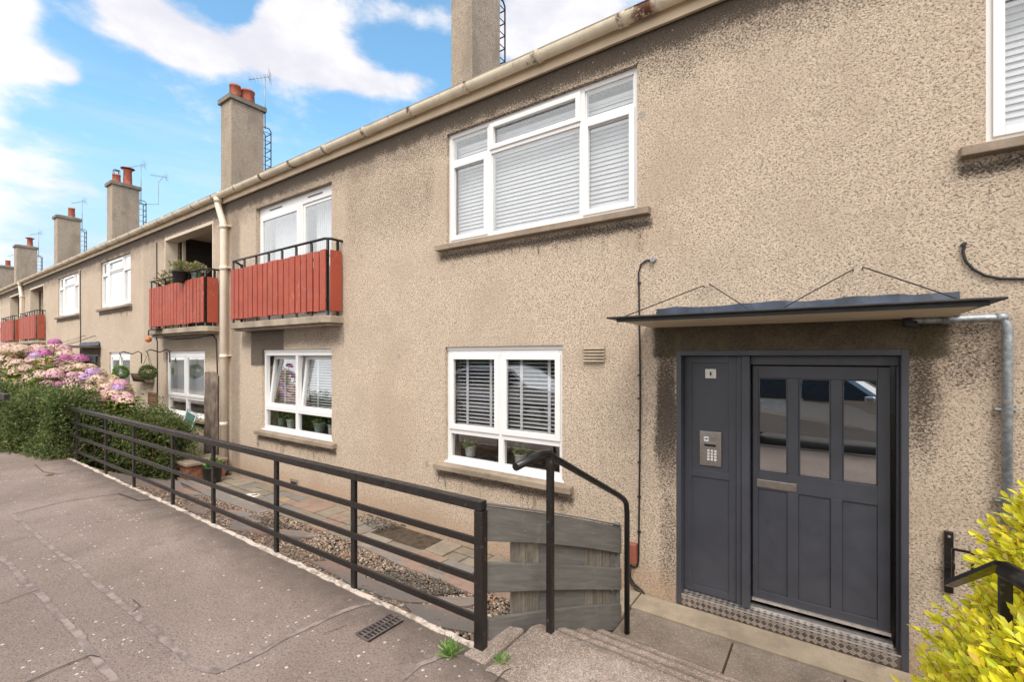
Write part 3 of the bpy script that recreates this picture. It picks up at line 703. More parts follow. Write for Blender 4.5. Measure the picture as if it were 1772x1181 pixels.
def lower_window(par, x0, x1, z0=.89, z1=2.27, tilt=False, blind='open', pots=True, wide=False):
    fr = MB(); Y0, Y1 = .045, .115; w = .058
    frame_rect(fr, x0, x1, z0, z1, w, Y0, Y1, wt=.06, wb=.075)
    fr.box(x0-.012, x1+.012, Y0-.012, Y1, z1+.002, z1+.045)       # head extender
    fr.box(x0-.02, x1+.02, Y0-.05, Y0-.002, z0-.004, z0+.02)       # projecting cill
    xm = (x0+x1)/2; zt = z0+(z1-z0)*.285
    fr.box(xm-.036, xm+.036, Y0, Y1, z0+.075, z1-.06)
    cols = [(x0+w, xm-.036), (xm+.036, x1-w)]
    for a, b in cols: fr.box(a, b, Y0, Y1, zt-.036, zt+.036)
    o = fr.build('window', M['upvc'], par, .004)
    for a, b in cols:
        mb = MB(); mb.box(a, b, Y0+.03, Y0+.036, z0+.075, zt-.036); mb.build('pane', M['glass'], o)
        c, d = zt+.036, z1-.06
        sa = MB(); pa = MB()
        if tilt:
            R = Matrix.Translation((0, Y0+.06, c)) @ Matrix.Rotation(-math.radians(6.5), 4, 'X')
            def fb(m_, X0, X1, A_, B_, C_, D_): m_.box(X0, X1, A_, B_, C_, D_, R)
            hh = d-c-.006; e = .004
            for q in ((a+e, a+.05, 0, hh), (b-.05, b-e, 0, hh), (a+.05, b-.05, 0, .05), (a+.05, b-.05, hh-.05, hh)): fb(sa, q[0], q[1], -.02, .04, q[2], q[3])
            fb(pa, a+.05, b-.05, .0, .006, .05, hh-.05)
        else:
            frame_rect(sa, a-.014, b+.014, c-.014, d+.014, .062, Y0-.018, Y0+.03); pa.box(a+.045, b-.045, Y0, Y0+.006, c+.045, d-.045)
        sa.build('sash', M['upvc'], o, .004); pa.build('pane', M['glass'], o)
    add_sill(o, x0, x1, z0)
    mb = MB()
    if blind == 'open':
        for a, b in cols:
            yb = .29 if tilt else .175; slats(mb, a-.01, b+.01, zt+.03, z1-.1, yb, .045, .050, .30, .003); mb.box(a-.01, b+.01, yb-.03, yb+.03, z1-.09, z1-.05)
            mb.box(a-.01, b+.01, yb-.02, yb+.02, zt-.0, zt+.02)
            for q in (.25, .75): xx = a+(b-a)*q; mb.box(xx-.018, xx+.018, yb-.032, yb-.030, zt, z1-.08)
    else:
        slats(mb, x0+.03, x1-.03, zt+.0, z1-.08, .22, .042, .046, 1.0); mb.box(x0+.03, x1-.03, .20, .24, z1-.07, z1-.04)
    mb.build('blind', M['blind'], o)
    return o
def pot_plant(x, y, z, r, h, potmat, label, n=26, L=.09, leafmat='green_leaf', group=None, spread=1.0, name='potted_plant', cat='potted plant'):
    e = empty(name, (x, y, z)); tag(e, label, cat, group)
    mb = MB(); mb.lathe([(.001, .001), (r*.74, .001), (r*.80, .01), (r, h*.93), (r*1.06, h*.94), (r*1.06, h), (r*.93, h), (r*.90, h*.86), (.001, h*.86)], (x, y, z)); child(mb, 'pot', M[potmat], e)
    d = rand_unit(n); d[:, 2] = np.abs(d[:, 2])*.9+.25; d /= np.linalg.norm(d, axis=1, keepdims=True)
    p0 = np.array([x, y, z+h*.84]); P = p0+d*RNG.uniform(.1, .9, (n, 1))*L*spread*np.array([1, 1, 1.2])
    o = leaves('foliage', P, d+rand_unit(n)*.4, RNG.uniform(.6, 1.1, n)*L*.8, L*.5, M[leafmat], e); o.matrix_parent_inverse = Matrix.Translation(-e.location)
    mb = MB()
    for i in range(0, n, 3): mb.tube([p0, Vector(P[i])], .002, 4)
    child(mb, 'stems', M['green_leaf'], e)
    return e
def balcony(par, x0, x1, m=1):
    """shallow cantilevered slab with red plank front"""
    Yf = -.25
    sl = MB(); sl.prism([Vector((x0, .02, 2.655)), Vector((x0+.05, Yf+.02, 2.655)), Vector((x1-.05, Yf+.02, 2.655)), Vector((x1, .02, 2.655))], (0, 0, .03))
    sl.prism([Vector((x0-.03, .02, 2.69)), Vector((x0-.03, Yf+.03, 2.69)), Vector((x0+.06, Yf-.055, 2.69)), Vector((x1-.06, Yf-.055, 2.69)), Vector((x1+.03, Yf+.03, 2.69)), Vector((x1+.03, .02, 2.69))], (0, 0, .105))
    o = sl.build('balcony', M['slabc'], par, .01)
    r = MB(); zt = 3.92
    r.tube([(x0+.0, -.0, zt-.09), (x0, Yf+.08, zt), (x0+.0, Yf+.03, zt+.0), (x0+.05, Yf, zt), (x1-.05, Yf, zt), (x1, Yf+.05, zt), (x1, -.0, zt-.0)], .019, 8)
    r.box(x0, x1, Yf-.006, Yf+.006, 3.0, 3.04); r.box(x0, x1, Yf-.006, Yf+.006, 3.62, 3.66)
    k = 7
    for i in range(k+1):
        xx = x0+.02+(x1-x0-.04)*i/k; r.box(xx-.022, xx+.022, Yf+.008, Yf+.03, 2.80, zt-.016)
    r.box(x1-.012, x1+.008, -.10, -.06, 2.80, zt-.02); r.box(x0-.008, x0+.012, -.10, -.06, 2.80, zt-.02)
    r.build('railing', M['black'], o)
    p = MB(); n = 18; w = (x1-x0)/n
    for i in range(n):
        a = x0+i*w; dz = random.uniform(-.007, .007); dy = random.uniform(-.004, .004)
        g1 = random.uniform(.012, .020); Mr = Matrix.Translation((a+w/2, Yf-.018+dy, 3.31+dz)) @ Matrix.Rotation(random.uniform(-.004, .004), 4, 'Y') @ Matrix.Rotation(random.uniform(-.05, .05), 4, 'Z'); p.box(-w/2+g1, w/2-g1, -.011, .011, -.445, .445, Mr)
    p.build('plank_cladding', M['red'], o, .003)
    for xa, xb in ((x1+.010, x1+.030), (x0-.030, x0-.010)):
        p = MB(); p.box(xa, xb, -.215, -.03, 2.865, 3.755); p.build('side_plank', M['red'], o, .003)
    return o
def french(par, x0, x1, z0=2.78, z1=4.88):
    fr = MB(); Y0, Y1 = .075, .145; w = .06
    frame_rect(fr, x0, x1, z0, z1, w, Y0, Y1, wt=.16)
    xm = x0+(x1-x0)*.585; fr.box(xm-.035, xm+.035, Y0, Y1, z0+w, z1-.16)
    o = fr.build('window', M['upvc'], par, .004)
    s = MB(); a, b = x0+w, xm-.035; frame_rect(s, a-.01, b+.01, z0+w-.01, z1-.155, .085, Y0-.018, Y0+.03)
    a2, b2 = xm+.035, x1-w; frame_rect(s, a2-.001, b2+.001, z0+w+.001, z1-.161, .05, Y0+.02, Y0+.05); s.build('sash', M['upvc'], o, .004)
    for p in ((a+.07, b-.07, z0+.14, z1-.235, Y0), (a2+.045, b2-.045, z0+.1, z1-.21, Y0+.03)):
        mb = MB(); mb.box(p[0], p[1], p[4], p[4]+.006, p[2], p[3]); mb.build('pane', M['glass'], o)
    for c in (.24, .76): v = MB(); xx = x0+(x1-x0)*c; v.box(xx-.2, xx+.2, Y0-.010, Y0-.001, z1-.085, z1-.068); v.build('trickle_vent', M['grey_door'], o)
    c = MB(); k = 34  # white curtains spread full width in place of the reflected bright sky
    for i in range(k): c.box(a+.05+i*.03, a+.075+i*.03, .30+.012*(i % 2), .315+.012*(i % 2), z0+.1, z1-.1)
    c.build('backing_curtain', M['blind'], o); c = MB()
    for i in range(28): c.box(x1-.08-i*.03, x1-.055-i*.03, .30+.012*(i % 2), .315+.012*(i % 2), z0+.1, z1-.1)
    c.build('backing_curtain', M['blind'], o)
    return o
def loggia(par, x0, x1, z0=2.78, z1=4.95):
    mb = MB(); t = .04; D = 1.25
    mb.box(x0, x0+t, -.012, .24, z0, z1); mb.box(x1-t, x1, -.012, .24, z0, z1); mb.box(x0+t, x1-t, -.012, .24, z1-t-.02, z1)
    mb.box(x0-.05, x1+.05, .302, D, z1+.101, z1+.14)
    mb.box(x0+.10, x0+.16, .30, .36, z0, z1+.1)
    o = mb.build('loggia', M['cream'], par)
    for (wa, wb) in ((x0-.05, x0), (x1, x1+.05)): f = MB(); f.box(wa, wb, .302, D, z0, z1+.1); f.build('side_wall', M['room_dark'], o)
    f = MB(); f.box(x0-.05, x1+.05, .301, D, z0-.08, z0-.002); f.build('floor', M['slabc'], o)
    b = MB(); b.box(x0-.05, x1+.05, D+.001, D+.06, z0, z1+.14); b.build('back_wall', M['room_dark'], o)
    w = MB(); frame_rect(w, x0+.25, x1-.25, z0+.05, z1-.35, .07, D-.05, D); w.box((x0+x1)/2-.04, (x0+x1)/2+.04, D-.05, D, z0+.12, z1-.42); w.build('window_frame', M['pot_red'], o)
    g = MB(); g.box(x0+.33, (x0+x1)/2-.045, D-.02, D-.014, z0+.13, z1-.43); g.box((x0+x1)/2+.045, x1-.33, D-.02, D-.014, z0+.13, z1-.43); g.build('pane', M['glass'], o)
    return o
def entrance(par, cx, s, main=True):
    X = lambda x: cx+s*(x+.33)
    yd = .12; P = lambda px, py, Y=yd: on_y(px, py, Y)
    def bx(mb, xa, xb, *r): mb.box(X(xa), X(xb), *r)
    xl, xr, zt = -1.128, .447, 2.25
    f = MB(); fw = .042
    bx(f, xl, xl+fw, -.012, .16, 0.0, zt); bx(f, xr-fw, xr, -.012, .16, 0.0, zt); bx(f, xl+fw, xr-fw, -.012, .16, zt-.045, zt)
    xi, xj = xl+fw, xr-fw
    # post between side panel and leaf, transom
    pa, pb = P(1276, 600).x, P(1298, 600, .07).x
    bx(f, pa, pb-.062, .075, .16, .10, zt-.046); bx(f, pb-.060, pb, .045, .16, .10, zt-.046)
    bx(f, pb, xj, .10, .16, zt-.12, zt-.046)
    fo = f.build('door_surround', M['grey_door'], par, .004)
    th = MB(); bx(th, xi, xj, -.004, .16, .0, .098); tho = th.build('chequer_threshold', M['chequer'], fo)
    if main:
        st_ = MB(); cs = .046; nx = int((xj-xi)/cs)
        for i in range(nx):
            for (face, n2) in (('f', 2), ('t', 2)):
                for j in range(n2):
                    a = (PI/4 if (i+j) % 2 else -PI/4); cxx = xi+cs*(i+.5); cc = .003+cs*(j+.5)
                    if face == 'f' and cc > .095: continue
                    for k in (-1.5, -.5, .5, 1.5):
                        off = k*.0088
                        if face == 'f': Mt = Matrix.Translation((X(cxx), -.005, cc)) @ Matrix.Rotation(a, 4, 'Y') @ Matrix.Translation((0, 0, off)); st_.box(-.018, .018, -.002, .002, -.0021, .0021, Mt)
                        else: Mt = Matrix.Translation((X(cxx), .003+cs*(j+.45), .0985)) @ Matrix.Rotation(a, 4, 'Z') @ Matrix.Translation((0, off, 0)); st_.box(-.018, .018, -.0021, .0021, -.002, .002, Mt)
        st_.build('tread_pattern', M['alu'], fo)
        nb = MB(); bx(nb, xi, xj, -.0085, -.0042, .090, .1015); nb.build('nosing', M['alu'], fo)
    # side panel
    sp = MB(); a0, a1 = xi+.001, pa-.001; z0 = .10; zc = (P(1198, 812).z+P(1198, 822).z)/2
    bx(sp, a0, a1, .112, .15, z0, zt-.047)
    wst = .052; i0, i1 = P(1198, 700).x, P(1262, 700).x
    for (za, zb) in ((z0, zt-.047),):
        bx(sp, a0, i0, .100, .1119, za, zb); bx(sp, i1, a1, .100, .1119, za, zb)
    bx(sp, i0, i1, .100, .1119, z0, z0+.06); bx(sp, i0, i1, .100, .1119, zc-.03, zc+.03); bx(sp, i0, i1, .100, .1119, zt-.11, zt-.047)
    so = sp.build('side_panel', M['grey_door'], par, .003)
    # leaf
    l0, l1, lz0, lz1 = pb+.012, P(1541, 700).x, .155, zt-.13
    L = MB(); yb0, yb1 = .122, .165
    gx = [(P(1311.5, 700).x, P(1362.5, 700).x), (P(1381.5, 700).x, P(1437.5, 700).x), (P(1457.5, 700).x, P(1519, 700).x)]
    gz1 = P(1312, 654).z; gz0 = P(1312, 816).z; pz1 = P(1312, 846).z+.0; pz0 = .155+.09
    bx(L, l0, gx[0][0], yb0, yb1, lz0, lz1); bx(L, gx[2][1], l1, yb0, yb1, lz0, lz1)
    bx(L, gx[0][0], gx[2][1], yb0, yb1, gz1, lz1); bx(L, gx[0][0], gx[2][1], yb0, yb1, pz1, gz0); bx(L, gx[0][0], gx[2][1], yb0, yb1, lz0, pz0)
    for (a, b) in ((gx[0][1], gx[1][0]), (gx[1][1], gx[2][0])):
        bx(L, a, b, yb0, yb1, gz0, gz1); bx(L, a, b, yb0, yb1, pz0, pz1)
    for a, b in gx:
        bx(L, a, b, yb0+.013, yb1-.005, pz0, pz1)
        frame_rect(L, min(X(a), X(b)), max(X(a), X(b)), gz0, gz1, .010, yb0+.008, yb1-.008)
    lo = L.build('entrance_door', M['grey_door'], par, .003)
    for a, b in gx:
        g = MB(); mx_ = (X(a)+X(b))/2; hw = abs(b-a)/2-.008; g.box(-hw, hw, -.002, .002, gz0+.009, gz1-.009, Matrix.Translation((mx_, .144, 0)) @ Matrix.Rotation(-math.radians(3.4), 4, 'Z')); g.build('pane', M['glass_door'], lo)
    k = MB(); bx(k, l0-.004, l1+.004, .108, .1215, .158, .180); k.build('weather_bar', M['alu'], lo)
    k = MB(); bx(k, l0-.010, l1+.012, .085, .16, .1005, .116); k.build('door_sill', M['alu'], lo)
    k = MB(); bx(k, l1+.001, l1+.030, .145, .16, .10, zt-.121); k.build('shadow_gap', M['black'], lo)
    k = MB(); bx(k, l1+.031, xj-.001, .085, .16, .10, zt-.121); k.build('door_jamb', M['grey_door'], lo, .003)
    a, b = P(1309.5, 700).x, P(1378.5, 700).x; zlt = P(1310, 829.5).z; zlb = P(1310, 842.5).z
    k = MB(); bx(k, a, b, .117, .1215, zlb, zlt); lp = k.build('letter_plate', M['steel'], lo, .002)
    k = MB(); bx(k, P(1326, 700).x, P(1328, 700).x, .121, .122, 1, 1.01) if False else None
    # intercom and switch
    a, b = P(1211, 700, .1).x, P(1248.5, 700, .1).x; z1_ = P(1211, 746, .1).z; z0_ = P(1211, 804.5, .1).z
    k = MB(); bx(k, a, b, .094, .0995+.012, z0_, z1_); ic = k.build('intercom', M['steel'], par, .002)
    w_ = b-a; h_ = z1_-z0_
    k = MB(); bx(k, a+w_*.20, a+w_*.42, .092, .0938, z0_+h_*.71, z0_+h_*.85); k.build('badge', M['upvc'], ic)
    k = MB(); bx(k, a+w_*.24, a+w_*.38, .0914, .0918, z0_+h_*.765, z0_+h_*.80); k.build('badge_mark', simple('blue_print', (.05, .12, .35), .5), ic)
    k = MB(); bx(k, a+w_*.22, a+w_*.75, .092, .0938, z0_+h_*.565, z0_+h_*.635); k.build('display', M['black'], ic)
    k = MB()
    for i in range(3):
        for j_ in range(4):
            c0 = a+w_*(.36+.16*i); zc0 = z0_+h_*(.42-.085*j_); bx(k, c0, c0+w_*.10, .0895, .0938, zc0, zc0+h_*.055)
    k.build('keypad', M['upvc'], ic)
    k = MB(); 
    for i in range(5):
        for j_ in range(5): c0 = a+w_*(.55+.05*i); zc0 = z0_+h_*(.74+.025*j_); bx(k, c0, c0+w_*.02, .0932, .0938, zc0, zc0+h_*.009)
    k.build('speaker_holes', M['black'], ic)
    a, b = P(1220, 700, .1).x, P(1239, 700, .1).x; z1_ = P(1220, 639, .1).z; z0_ = P(1220, 655, .1).z
    k = MB(); bx(k, a, b, .105, .1115, z0_, z1_); sw = k.build('key_switch', M['steel'], par, .001)
    k = MB(); m_ = (a+b)/2; bx(k, m_-.007, m_+.007, .102, .1048, (z0_+z1_)/2-.016, (z0_+z1_)/2+.016); k.build('keyhole', M['black'], sw)
    # canopy
    c = MB(); zc_ = 2.46
    pts = [(-1.35, -.02, zc_), (-1.35, -.80, zc_+.012), (.66, -.80, zc_+.012), (.66, -.02, zc_)]
    c.prism([Vector((X(a), y, z)) for a, y, z in pts], (0, 0, .018)); co = c.build('door_canopy', M['cream'], par)
    c = MB(); c.prism([Vector((X(a), y, z+.0185)) for a, y, z in ((-1.40, -.02, zc_), (-1.43, -.86, zc_+.012), (.74, -.86, zc_+.012), (.70, -.02, zc_))], (0, 0, .014)); c.build('felt_roof', M['felt'], co, .004)
    c = MB(); bx(c, -1.36, .68, -.825, -.802, zc_+.004, zc_+.0295); c.build('edge_trim', M['felt'], co)
    c = MB(); k = 26; vs = []; 
    for i in range(k+1):
        x = -1.30+(.70+1.30)*i/k; zz = 2.632+.018*math.sin(i*.7)*.4+random.uniform(-.006, .006)
        vs += [(X(x), -.016-random.uniform(0, .006), zz), (X(x), -.045-random.uniform(0, .01), 2.515), (X(x), -.16, 2.506)]
    c.quad_list(vs, [(3*i+j_, 3*(i+1)+j_, 3*(i+1)+j_+1, 3*i+j_+1) for i in range(k) for j_ in range(2)]); c.build('lead_flashing', M['lead'], co)
    for (xa, za), (xb, yb_) in (((-.895, 2.80), (-1.36, -.72)), ((-.845, 2.81), (-.44, -.62)), ((.135, 2.83), (-.30, -.62)), ((.19, 2.84), (.60, -.72))):
        c = MB(); c.tube([(X(xa), .0, za), (X(xa), -.04, za+.004), (X(xb), yb_, 2.505)], .0045, 6); c.build('tie_rod', M['iron'], co)
def gutter_run(par, x0, x1):
    prof = []
    for i in range(13):
        a = PI+PI*i/12; prof.append((-.115+.068*math.cos(a), 5.345+.072*math.sin(a)))
    inner = [(y_*1.0+(-.115-y_)*.12, 5.345+(z_-5.345)*.88) for y_, z_ in prof[::-1]]
    lp = [(prof[0][0]-.008, prof[0][1]+.008)]+prof+[(prof[-1][0]+.003, prof[-1][1]+.008)]+inner
    mb = MB(); mb.prism([Vector((x0, y, z)) for y, z in lp][::-1], (x1-x0, 0, 0)); mb.sm = [False]*len(mb.f)
    x = x0+.4
    while x < x1:
        q = [(-.115+.082*math.cos(PI+PI*i/12), 5.345+.082*math.sin(PI+PI*i/12)) for i in range(13)]
        q2 = [(-.115+.063*math.cos(PI+PI*i/12), 5.345+.063*math.sin(PI+PI*i/12)) for i in range(13)][::-1]
        mb.prism([Vector((x, y, z)) for y, z in q+q2][::-1], (.09 if int(x*7) % 2 else .03, 0, 0)); x += .93
    o = mb.build('gutter', M['gutter'], par)
    return o
def chimney(par, xc, w, yf, d, ztop, pots, ladder=True, aerial=1, name='chimney'):
    mb = MB(); mb.box(xc-w, xc, yf, yf+d, 5.4, ztop); o = mb.build('chimney', M['cast_far'], par, .01)
    c = MB(); e = .055; c.box(xc-w-e, xc+e, yf-e, yf+d+e, ztop+.001, ztop+.10)
    c.prism([Vector((xc-w-e, yf-e, ztop+.10)), Vector((xc+e, yf-e, ztop+.10)), Vector((xc+e, yf+d+e, ztop+.10)), Vector((xc-w-e, yf+d+e, ztop+.10))], (0, 0, .012))
    vs = [(xc-w-e, yf-e, ztop+.112), (xc+e, yf-e, ztop+.112), (xc+e, yf+d+e, ztop+.112), (xc-w-e, yf+d+e, ztop+.112), (xc-w*.7, yf+.14, ztop+.19), (xc-w*.3, yf+.14, ztop+.19), (xc-w*.3, yf+d-.14, ztop+.19), (xc-w*.7, yf+d-.14, ztop+.19)]
    c.quad_list(vs, [(4, 5, 6, 7), (0, 1, 5, 4), (1, 2, 6, 5), (2, 3, 7, 6), (3, 0, 4, 7)]); c.build('chimney_cap', M['cap'], o, .008)
    for (fy, r, h, cowl) in pots:
        p = MB(); y = yf+d*fy; x = xc-w/2; z = ztop+.15
        p.lathe([(r*1.0, 0), (r*.90, h*.86), (r*.98, h*.88), (r*.98, h), (r*.80, h), (r*.78, h*.6)], (x, y, z), 16)
        if cowl == 1: p.lathe([(r*1.5, h+.02), (r*1.6, h+.04), (.01, h+.10)], (x, y, z), 12)
        po = p.build('chimney_pot', M['pot_red'], o)
        if cowl == 2:
            p = MB(); p.box(x-r*.7, x+r*.7, y-r*.7, y+r*.7, z+h+.16, z+h+.18)
            for a in (-1, 1):
                for b in (-1, 1): p.box(x+a*r*.6-.012, x+a*r*.6+.012, y+b*r*.6-.012, y+b*r*.6+.012, z+h-.02, z+h+.16)
            p.build('cowl', M['galv'], po)
    if ladder:
        l = MB(); y0, y1 = yf+d+.03, yf+d+.22; xl = xc-.12; zt_, zb = ztop-.35, ztop-1.75
        for xx in (xc-.36, xc-.06):
            l.tube([(xx, yf+d, zt_), (xx, y1-.05, zt_), (xx, y1, zt_-.06), (xx, y1, zb+.06), (xx, y1-.05, zb), (xx, yf+d, zb)], .014, 6)
        for i in range(6): z = zt_-.12-i*(zt_-zb-.2)/5.5; l.tube([(xc-.36, y1, z), (xc-.06, y1, z)], .011, 6); l.tube([(xc-.06, yf+d, z), (xc-.06, y1, z)], .008, 5)
        l.build('climbing_irons', M['iron'], o)
    for ai in range(aerial):
        a = MB(); x, y = xc-.05-ai*.02, yf+d+.06+ai*.55; ht = 1.05+.1*ai
        if ai == 0: a.tube([(x, y, ztop-.4), (x, y, ztop+ht)], .012, 6)
        else: a.tube([(x, yf+d, ztop-.5), (x, y, ztop-.35), (x, y, ztop+.5), (x, y+.15, ztop+.75), (x, y+.15, ztop+.85)], .012, 6); y += .15; ht = .85
        z = ztop+ht-.08; dirv = Vector((-.5, -.6, -.25 if ai == 0 else .05)).normalized(); sd = Vector((.75, -.62, 0)).normalized()
        a.tube([Vector((x, y, z))-dirv*.12, Vector((x, y, z))+dirv*.42], .008, 5)
        for i in range(6): q = Vector((x, y, z))+dirv*(-.08+i*.09); a.tube([q-sd*.13, q+sd*.13], .0035, 4)
        rf = Vector((x, y, z))-dirv*.12
        for i in range(4): q = rf+Vector((0, 0, -.12+i*.08)); a.tube([q-sd*.18, q+sd*.18], .004, 4)
        a.tube([rf+Vector((0, 0, -.13)), rf+Vector((0, 0, .13))], .005, 4)
        a.build('aerial', M['galv'], o)
    return o
def downpipe(par, x, xt):
    mb = MB(); pts = [(xt, -.115, 5.27), (xt, -.115, 5.17), (xt+.01, -.112, 5.12), (xt+(x-xt)*.85, -.10, 4.80), (x, -.10, 4.72), (x, -.10, 4.55), (x, -.10, -.05)]
    mb.tube(pts, .058, 16)
    for z in (4.66, 3.86, 2.16, .86): mb.tube([(x, -.10, z), (x, -.10, z+.075)], .068, 16)
    for z in (4.70, 3.90, 2.20): mb.box(x-.095, x+.095, -.10, -.0, z-.0, z+.03)
    mb.tube([(xt, -.115, 5.20), (xt, -.115, 5.29)], .072, 16)
    mb.build('downpipe', M['pipe'], par)
def shell(par, x0, x1):
    mb = MB(); mb.quad_list([(x0, -.05, 5.40), (x1, -.05, 5.40), (x1, 4.4, 8.0), (x0, 4.4, 8.0), (x1, 8.9, 5.35), (x0, 8.9, 5.35)], [(0, 1, 2, 3), (3, 2, 4, 5)])
    mb.quad_list([(x0, -.05, 5.385), (x1, -.05, 5.385), (x1, 4.4, 7.98), (x0, 4.4, 7.98)], [(3, 2, 1, 0)])
    mb.build('roof', M['roof'], par)
    mb = MB(); mb.box(x0, x1, -.045, -.012, 5.19, 5.395); mb.box(x0, x1, -.0118, .0, 5.32, 5.39); mb.build('fascia', M['fascia'], par, .003)
    mb = MB(); mb.box(x0+.02, x1-.02, 8.5, 8.8, -.3, 5.3); mb.box(x0+.01, x0+.06, .31, 8.49, -.3, 5.3); mb.box(x1-.06, x1-.01, .31, 8.49, -.3, 5.3)
    mb.build('rear_wall', M['room'], par)
    mb = MB(); mb.box(x0+.07, x1-.07, 2.9, 3.0, -.2, 5.3); mb.box(x0+.07, x1-.07, .305, 2.89, 2.52, 2.64)
    mb.box(x0+.07, x1-.07, .305, 8.45, 5.31, 5.34); mb.box(x0+.07, x1-.07, .305, 2.89, -.2, -.06)
    mb.build('room_interior', M['room'], par)
WU = (-3.894, -1.487, 3.587, 4.94); WL = (-3.92, -2.28, .89, 2.315); WB = (-8.35, -6.27, .89, 2.315); FR = (-8.57, -6.27, 2.79, 4.88); DR = (-1.128, .447, 0.0, 2.25)
mirA = lambda h, c: (2*c-h[1], 2*c-h[0], h[2], h[3])
XP = -9.47
# block A
hA = empty('terrace_block', (-.33, 0, 0)); tag(hA, 'near block of flats with the slate grey communal door, canopy and large blinds window', 'building', 'blocks of the terrace')
hA.location = (0, 0, 0)
UR = mirA(WU, -.33); LR = mirA(WL, -.33)
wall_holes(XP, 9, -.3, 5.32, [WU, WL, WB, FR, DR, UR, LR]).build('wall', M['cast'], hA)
shell(hA, XP, 9)
upper_window(hA, WU[0], WU[1]); upper_window(hA, UR[0], UR[1], flip=True)
lower_window(hA, WL[0], WL[1]); lower_window(hA, WB[0], WB[1], tilt=True); lower_window(hA, LR[0], LR[1])
french(hA, FR[0], FR[1]); balcony(hA, -8.93, -6.0)
entrance(hA, -.33, 1)
gutter_run(hA, XP+.002, 9)
# block B
hB = empty('terrace_block'); tag(hB, 'middle block of the terrace behind the hanging baskets with an open plant filled loggia', 'building', 'blocks of the terrace')
mB = lambda h: mirA(h, XP); sB = lambda h: (h[0]-18.26, h[1]-18.26, h[2], h[3])
LG = (-12.77, -10.26, 2.79, 4.95); LG2 = sB(FR); XQ = -27.73
UB1 = (-17.62, -15.1, 3.587, 4.94); UB2 = (-22.45, -19.9, 3.587, 4.94); WB1 = (-12.73, -10.67, .89, 2.315); WLB = mB(WL); WLB = (-16.84, -15.14, .89, 2.315)
DB = (-18.6-.787, -18.6+.787, 0, 2.25)
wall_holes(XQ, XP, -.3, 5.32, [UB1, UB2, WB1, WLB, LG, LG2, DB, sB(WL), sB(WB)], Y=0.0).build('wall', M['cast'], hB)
shell(hB, XQ, XP-.001)
upper_window(hB, UB1[0], UB1[1], blind=False, flip=True); upper_window(hB, UB2[0], UB2[1], blind=False)
lower_window(hB, WB1[0], WB1[1], blind='closed'); lower_window(hB, WLB[0], WLB[1], blind='closed')
lower_window(hB, sB(WL)[0], sB(WL)[1]); lower_window(hB, sB(WB)[0], sB(WB)[1])
loggia(hB, LG[0], LG[1]); balcony(hB, -12.90, -10.03)
loggia(hB, LG2[0], LG2[1]); balcony(hB, LG2[0]-.30, LG2[1]+.28)
entrance(hB, -18.6, -1, False)
gutter_run(hB, XQ, XP); downpipe(hB, -9.60, -9.80)
# block C
hC = empty('terrace_block'); tag(hC, 'farthest block of the terrace at the left edge, beyond the second downpipe', 'building', 'blocks of the terrace')
LG3 = (XQ*2-LG2[1], XQ*2-LG2[0], 2.79, 4.88); U3 = (-35.9, -33.4, 3.587, 4.94)
wall_holes(-62, XQ-.001, -.3, 5.32, [LG3, U3]).build('wall', M['cast'], hC); shell(hC, -62, XQ-.002)
loggia(hC, LG3[0], LG3[1]); balcony(hC, LG3[0]-.28, LG3[1]+.30); upper_window(hC, U3[0], U3[1], blind=False)
gutter_run(hC, -62, XQ); downpipe(hC, XQ-.15, XQ-.35)
# chimneys
yf = 1.2
def cx_at(px, Y=yf): return on_y(px, 300, Y).x
chimney(hA, cx_at(817), .43, yf, .72, 8.55, [(.25, .11, .3, 0), (.7, .11, .3, 0)], True, 0)
ztop = lambda px, py: on_y(px, py, yf).z
c2 = cx_at(400); chimney(hB, c2, .56, yf, .80, ztop(400, 170), [(.27, .135, .36, 0), (.66, .17, .36, 0)], True, 1)
c3 = cx_at(194); chimney(hB, c3, .6, yf, .80, ztop(194, 318), [(.25, .13, .30, 2), (.66, .14, .60, 1)], True, 2)
c4 = cx_at(99); chimney(hC, c4, .6, yf, .80, ztop(99, 376), [(.68, .13, .46, 0)], True, 1)
c5 = cx_at(28); chimney(hC, c5, .6, yf, .85, ztop(28, 427), [(.70, .13, .46, 1)], True, 1)
c6 = cx_at(-8); chimney(hC, c6, .6, yf, .85, ztop(-8, 462), [(.70, .13, .4, 0)], True, 1)
# cables, vents, box, pipe on block A
def cable(par, pts, r=.006, name='cable', mat='cablem', Y=-.012):
    P = [on_y(a, b, Y-random.uniform(0, .004)) for a, b in pts]; mb = MB(); mb.tube(P, r, 6); return mb.build(name, M[mat], par)
cable(hA, [(1134,450),(1118,451),(1109,458),(1105,472),(1106,520),(1107,600),(1108,700),(1107,800),(1106,880),(1105,970),(1103,981),(1096,983),(1090,979)], .0085)
mb = MB(); p = on_y(1132, 451, 0); mb.tube([(p.x, .0, p.z), (p.x, -.05, p.z)], .022, 10); mb.build('cable_entry', M['galv'], hA)
mb = MB()
for yy in (490, 560, 650, 690, 745, 800, 860, 920): p = on_y(1107.5, yy, 0); mb.box(p.x-.015, p.x+.012, -.028, -.004, p.z-.008, p.z+.008)
mb.build('cable_clip', M['cablem'], hA)
a = on_y(1087, 944, -.05); b = on_y(1101, 944, -.05); z1 = on_y(1094, 942, -.05).z; z0 = on_y(1094, 976, -.05).z
mb = MB(); mb.box(a.x, b.x, -.07, -.002, z0, z1); mb.build('junction_box', M['bronze'], hA, .006)
cable(hA, [(1088,978),(1087,1000),(1093,1012),(1105,1025),(1118,1038),(1125,1046)], .010)
cable(hA, [(1091,978),(1091,1000),(1098,1012),(1110,1022),(1124,1042)], .008)
cable(hA, [(1664,424),(1669,428),(1666,436),(1671,452),(1684,466),(1704,477),(1730,482),(1775,483),(1830,484)], .009)
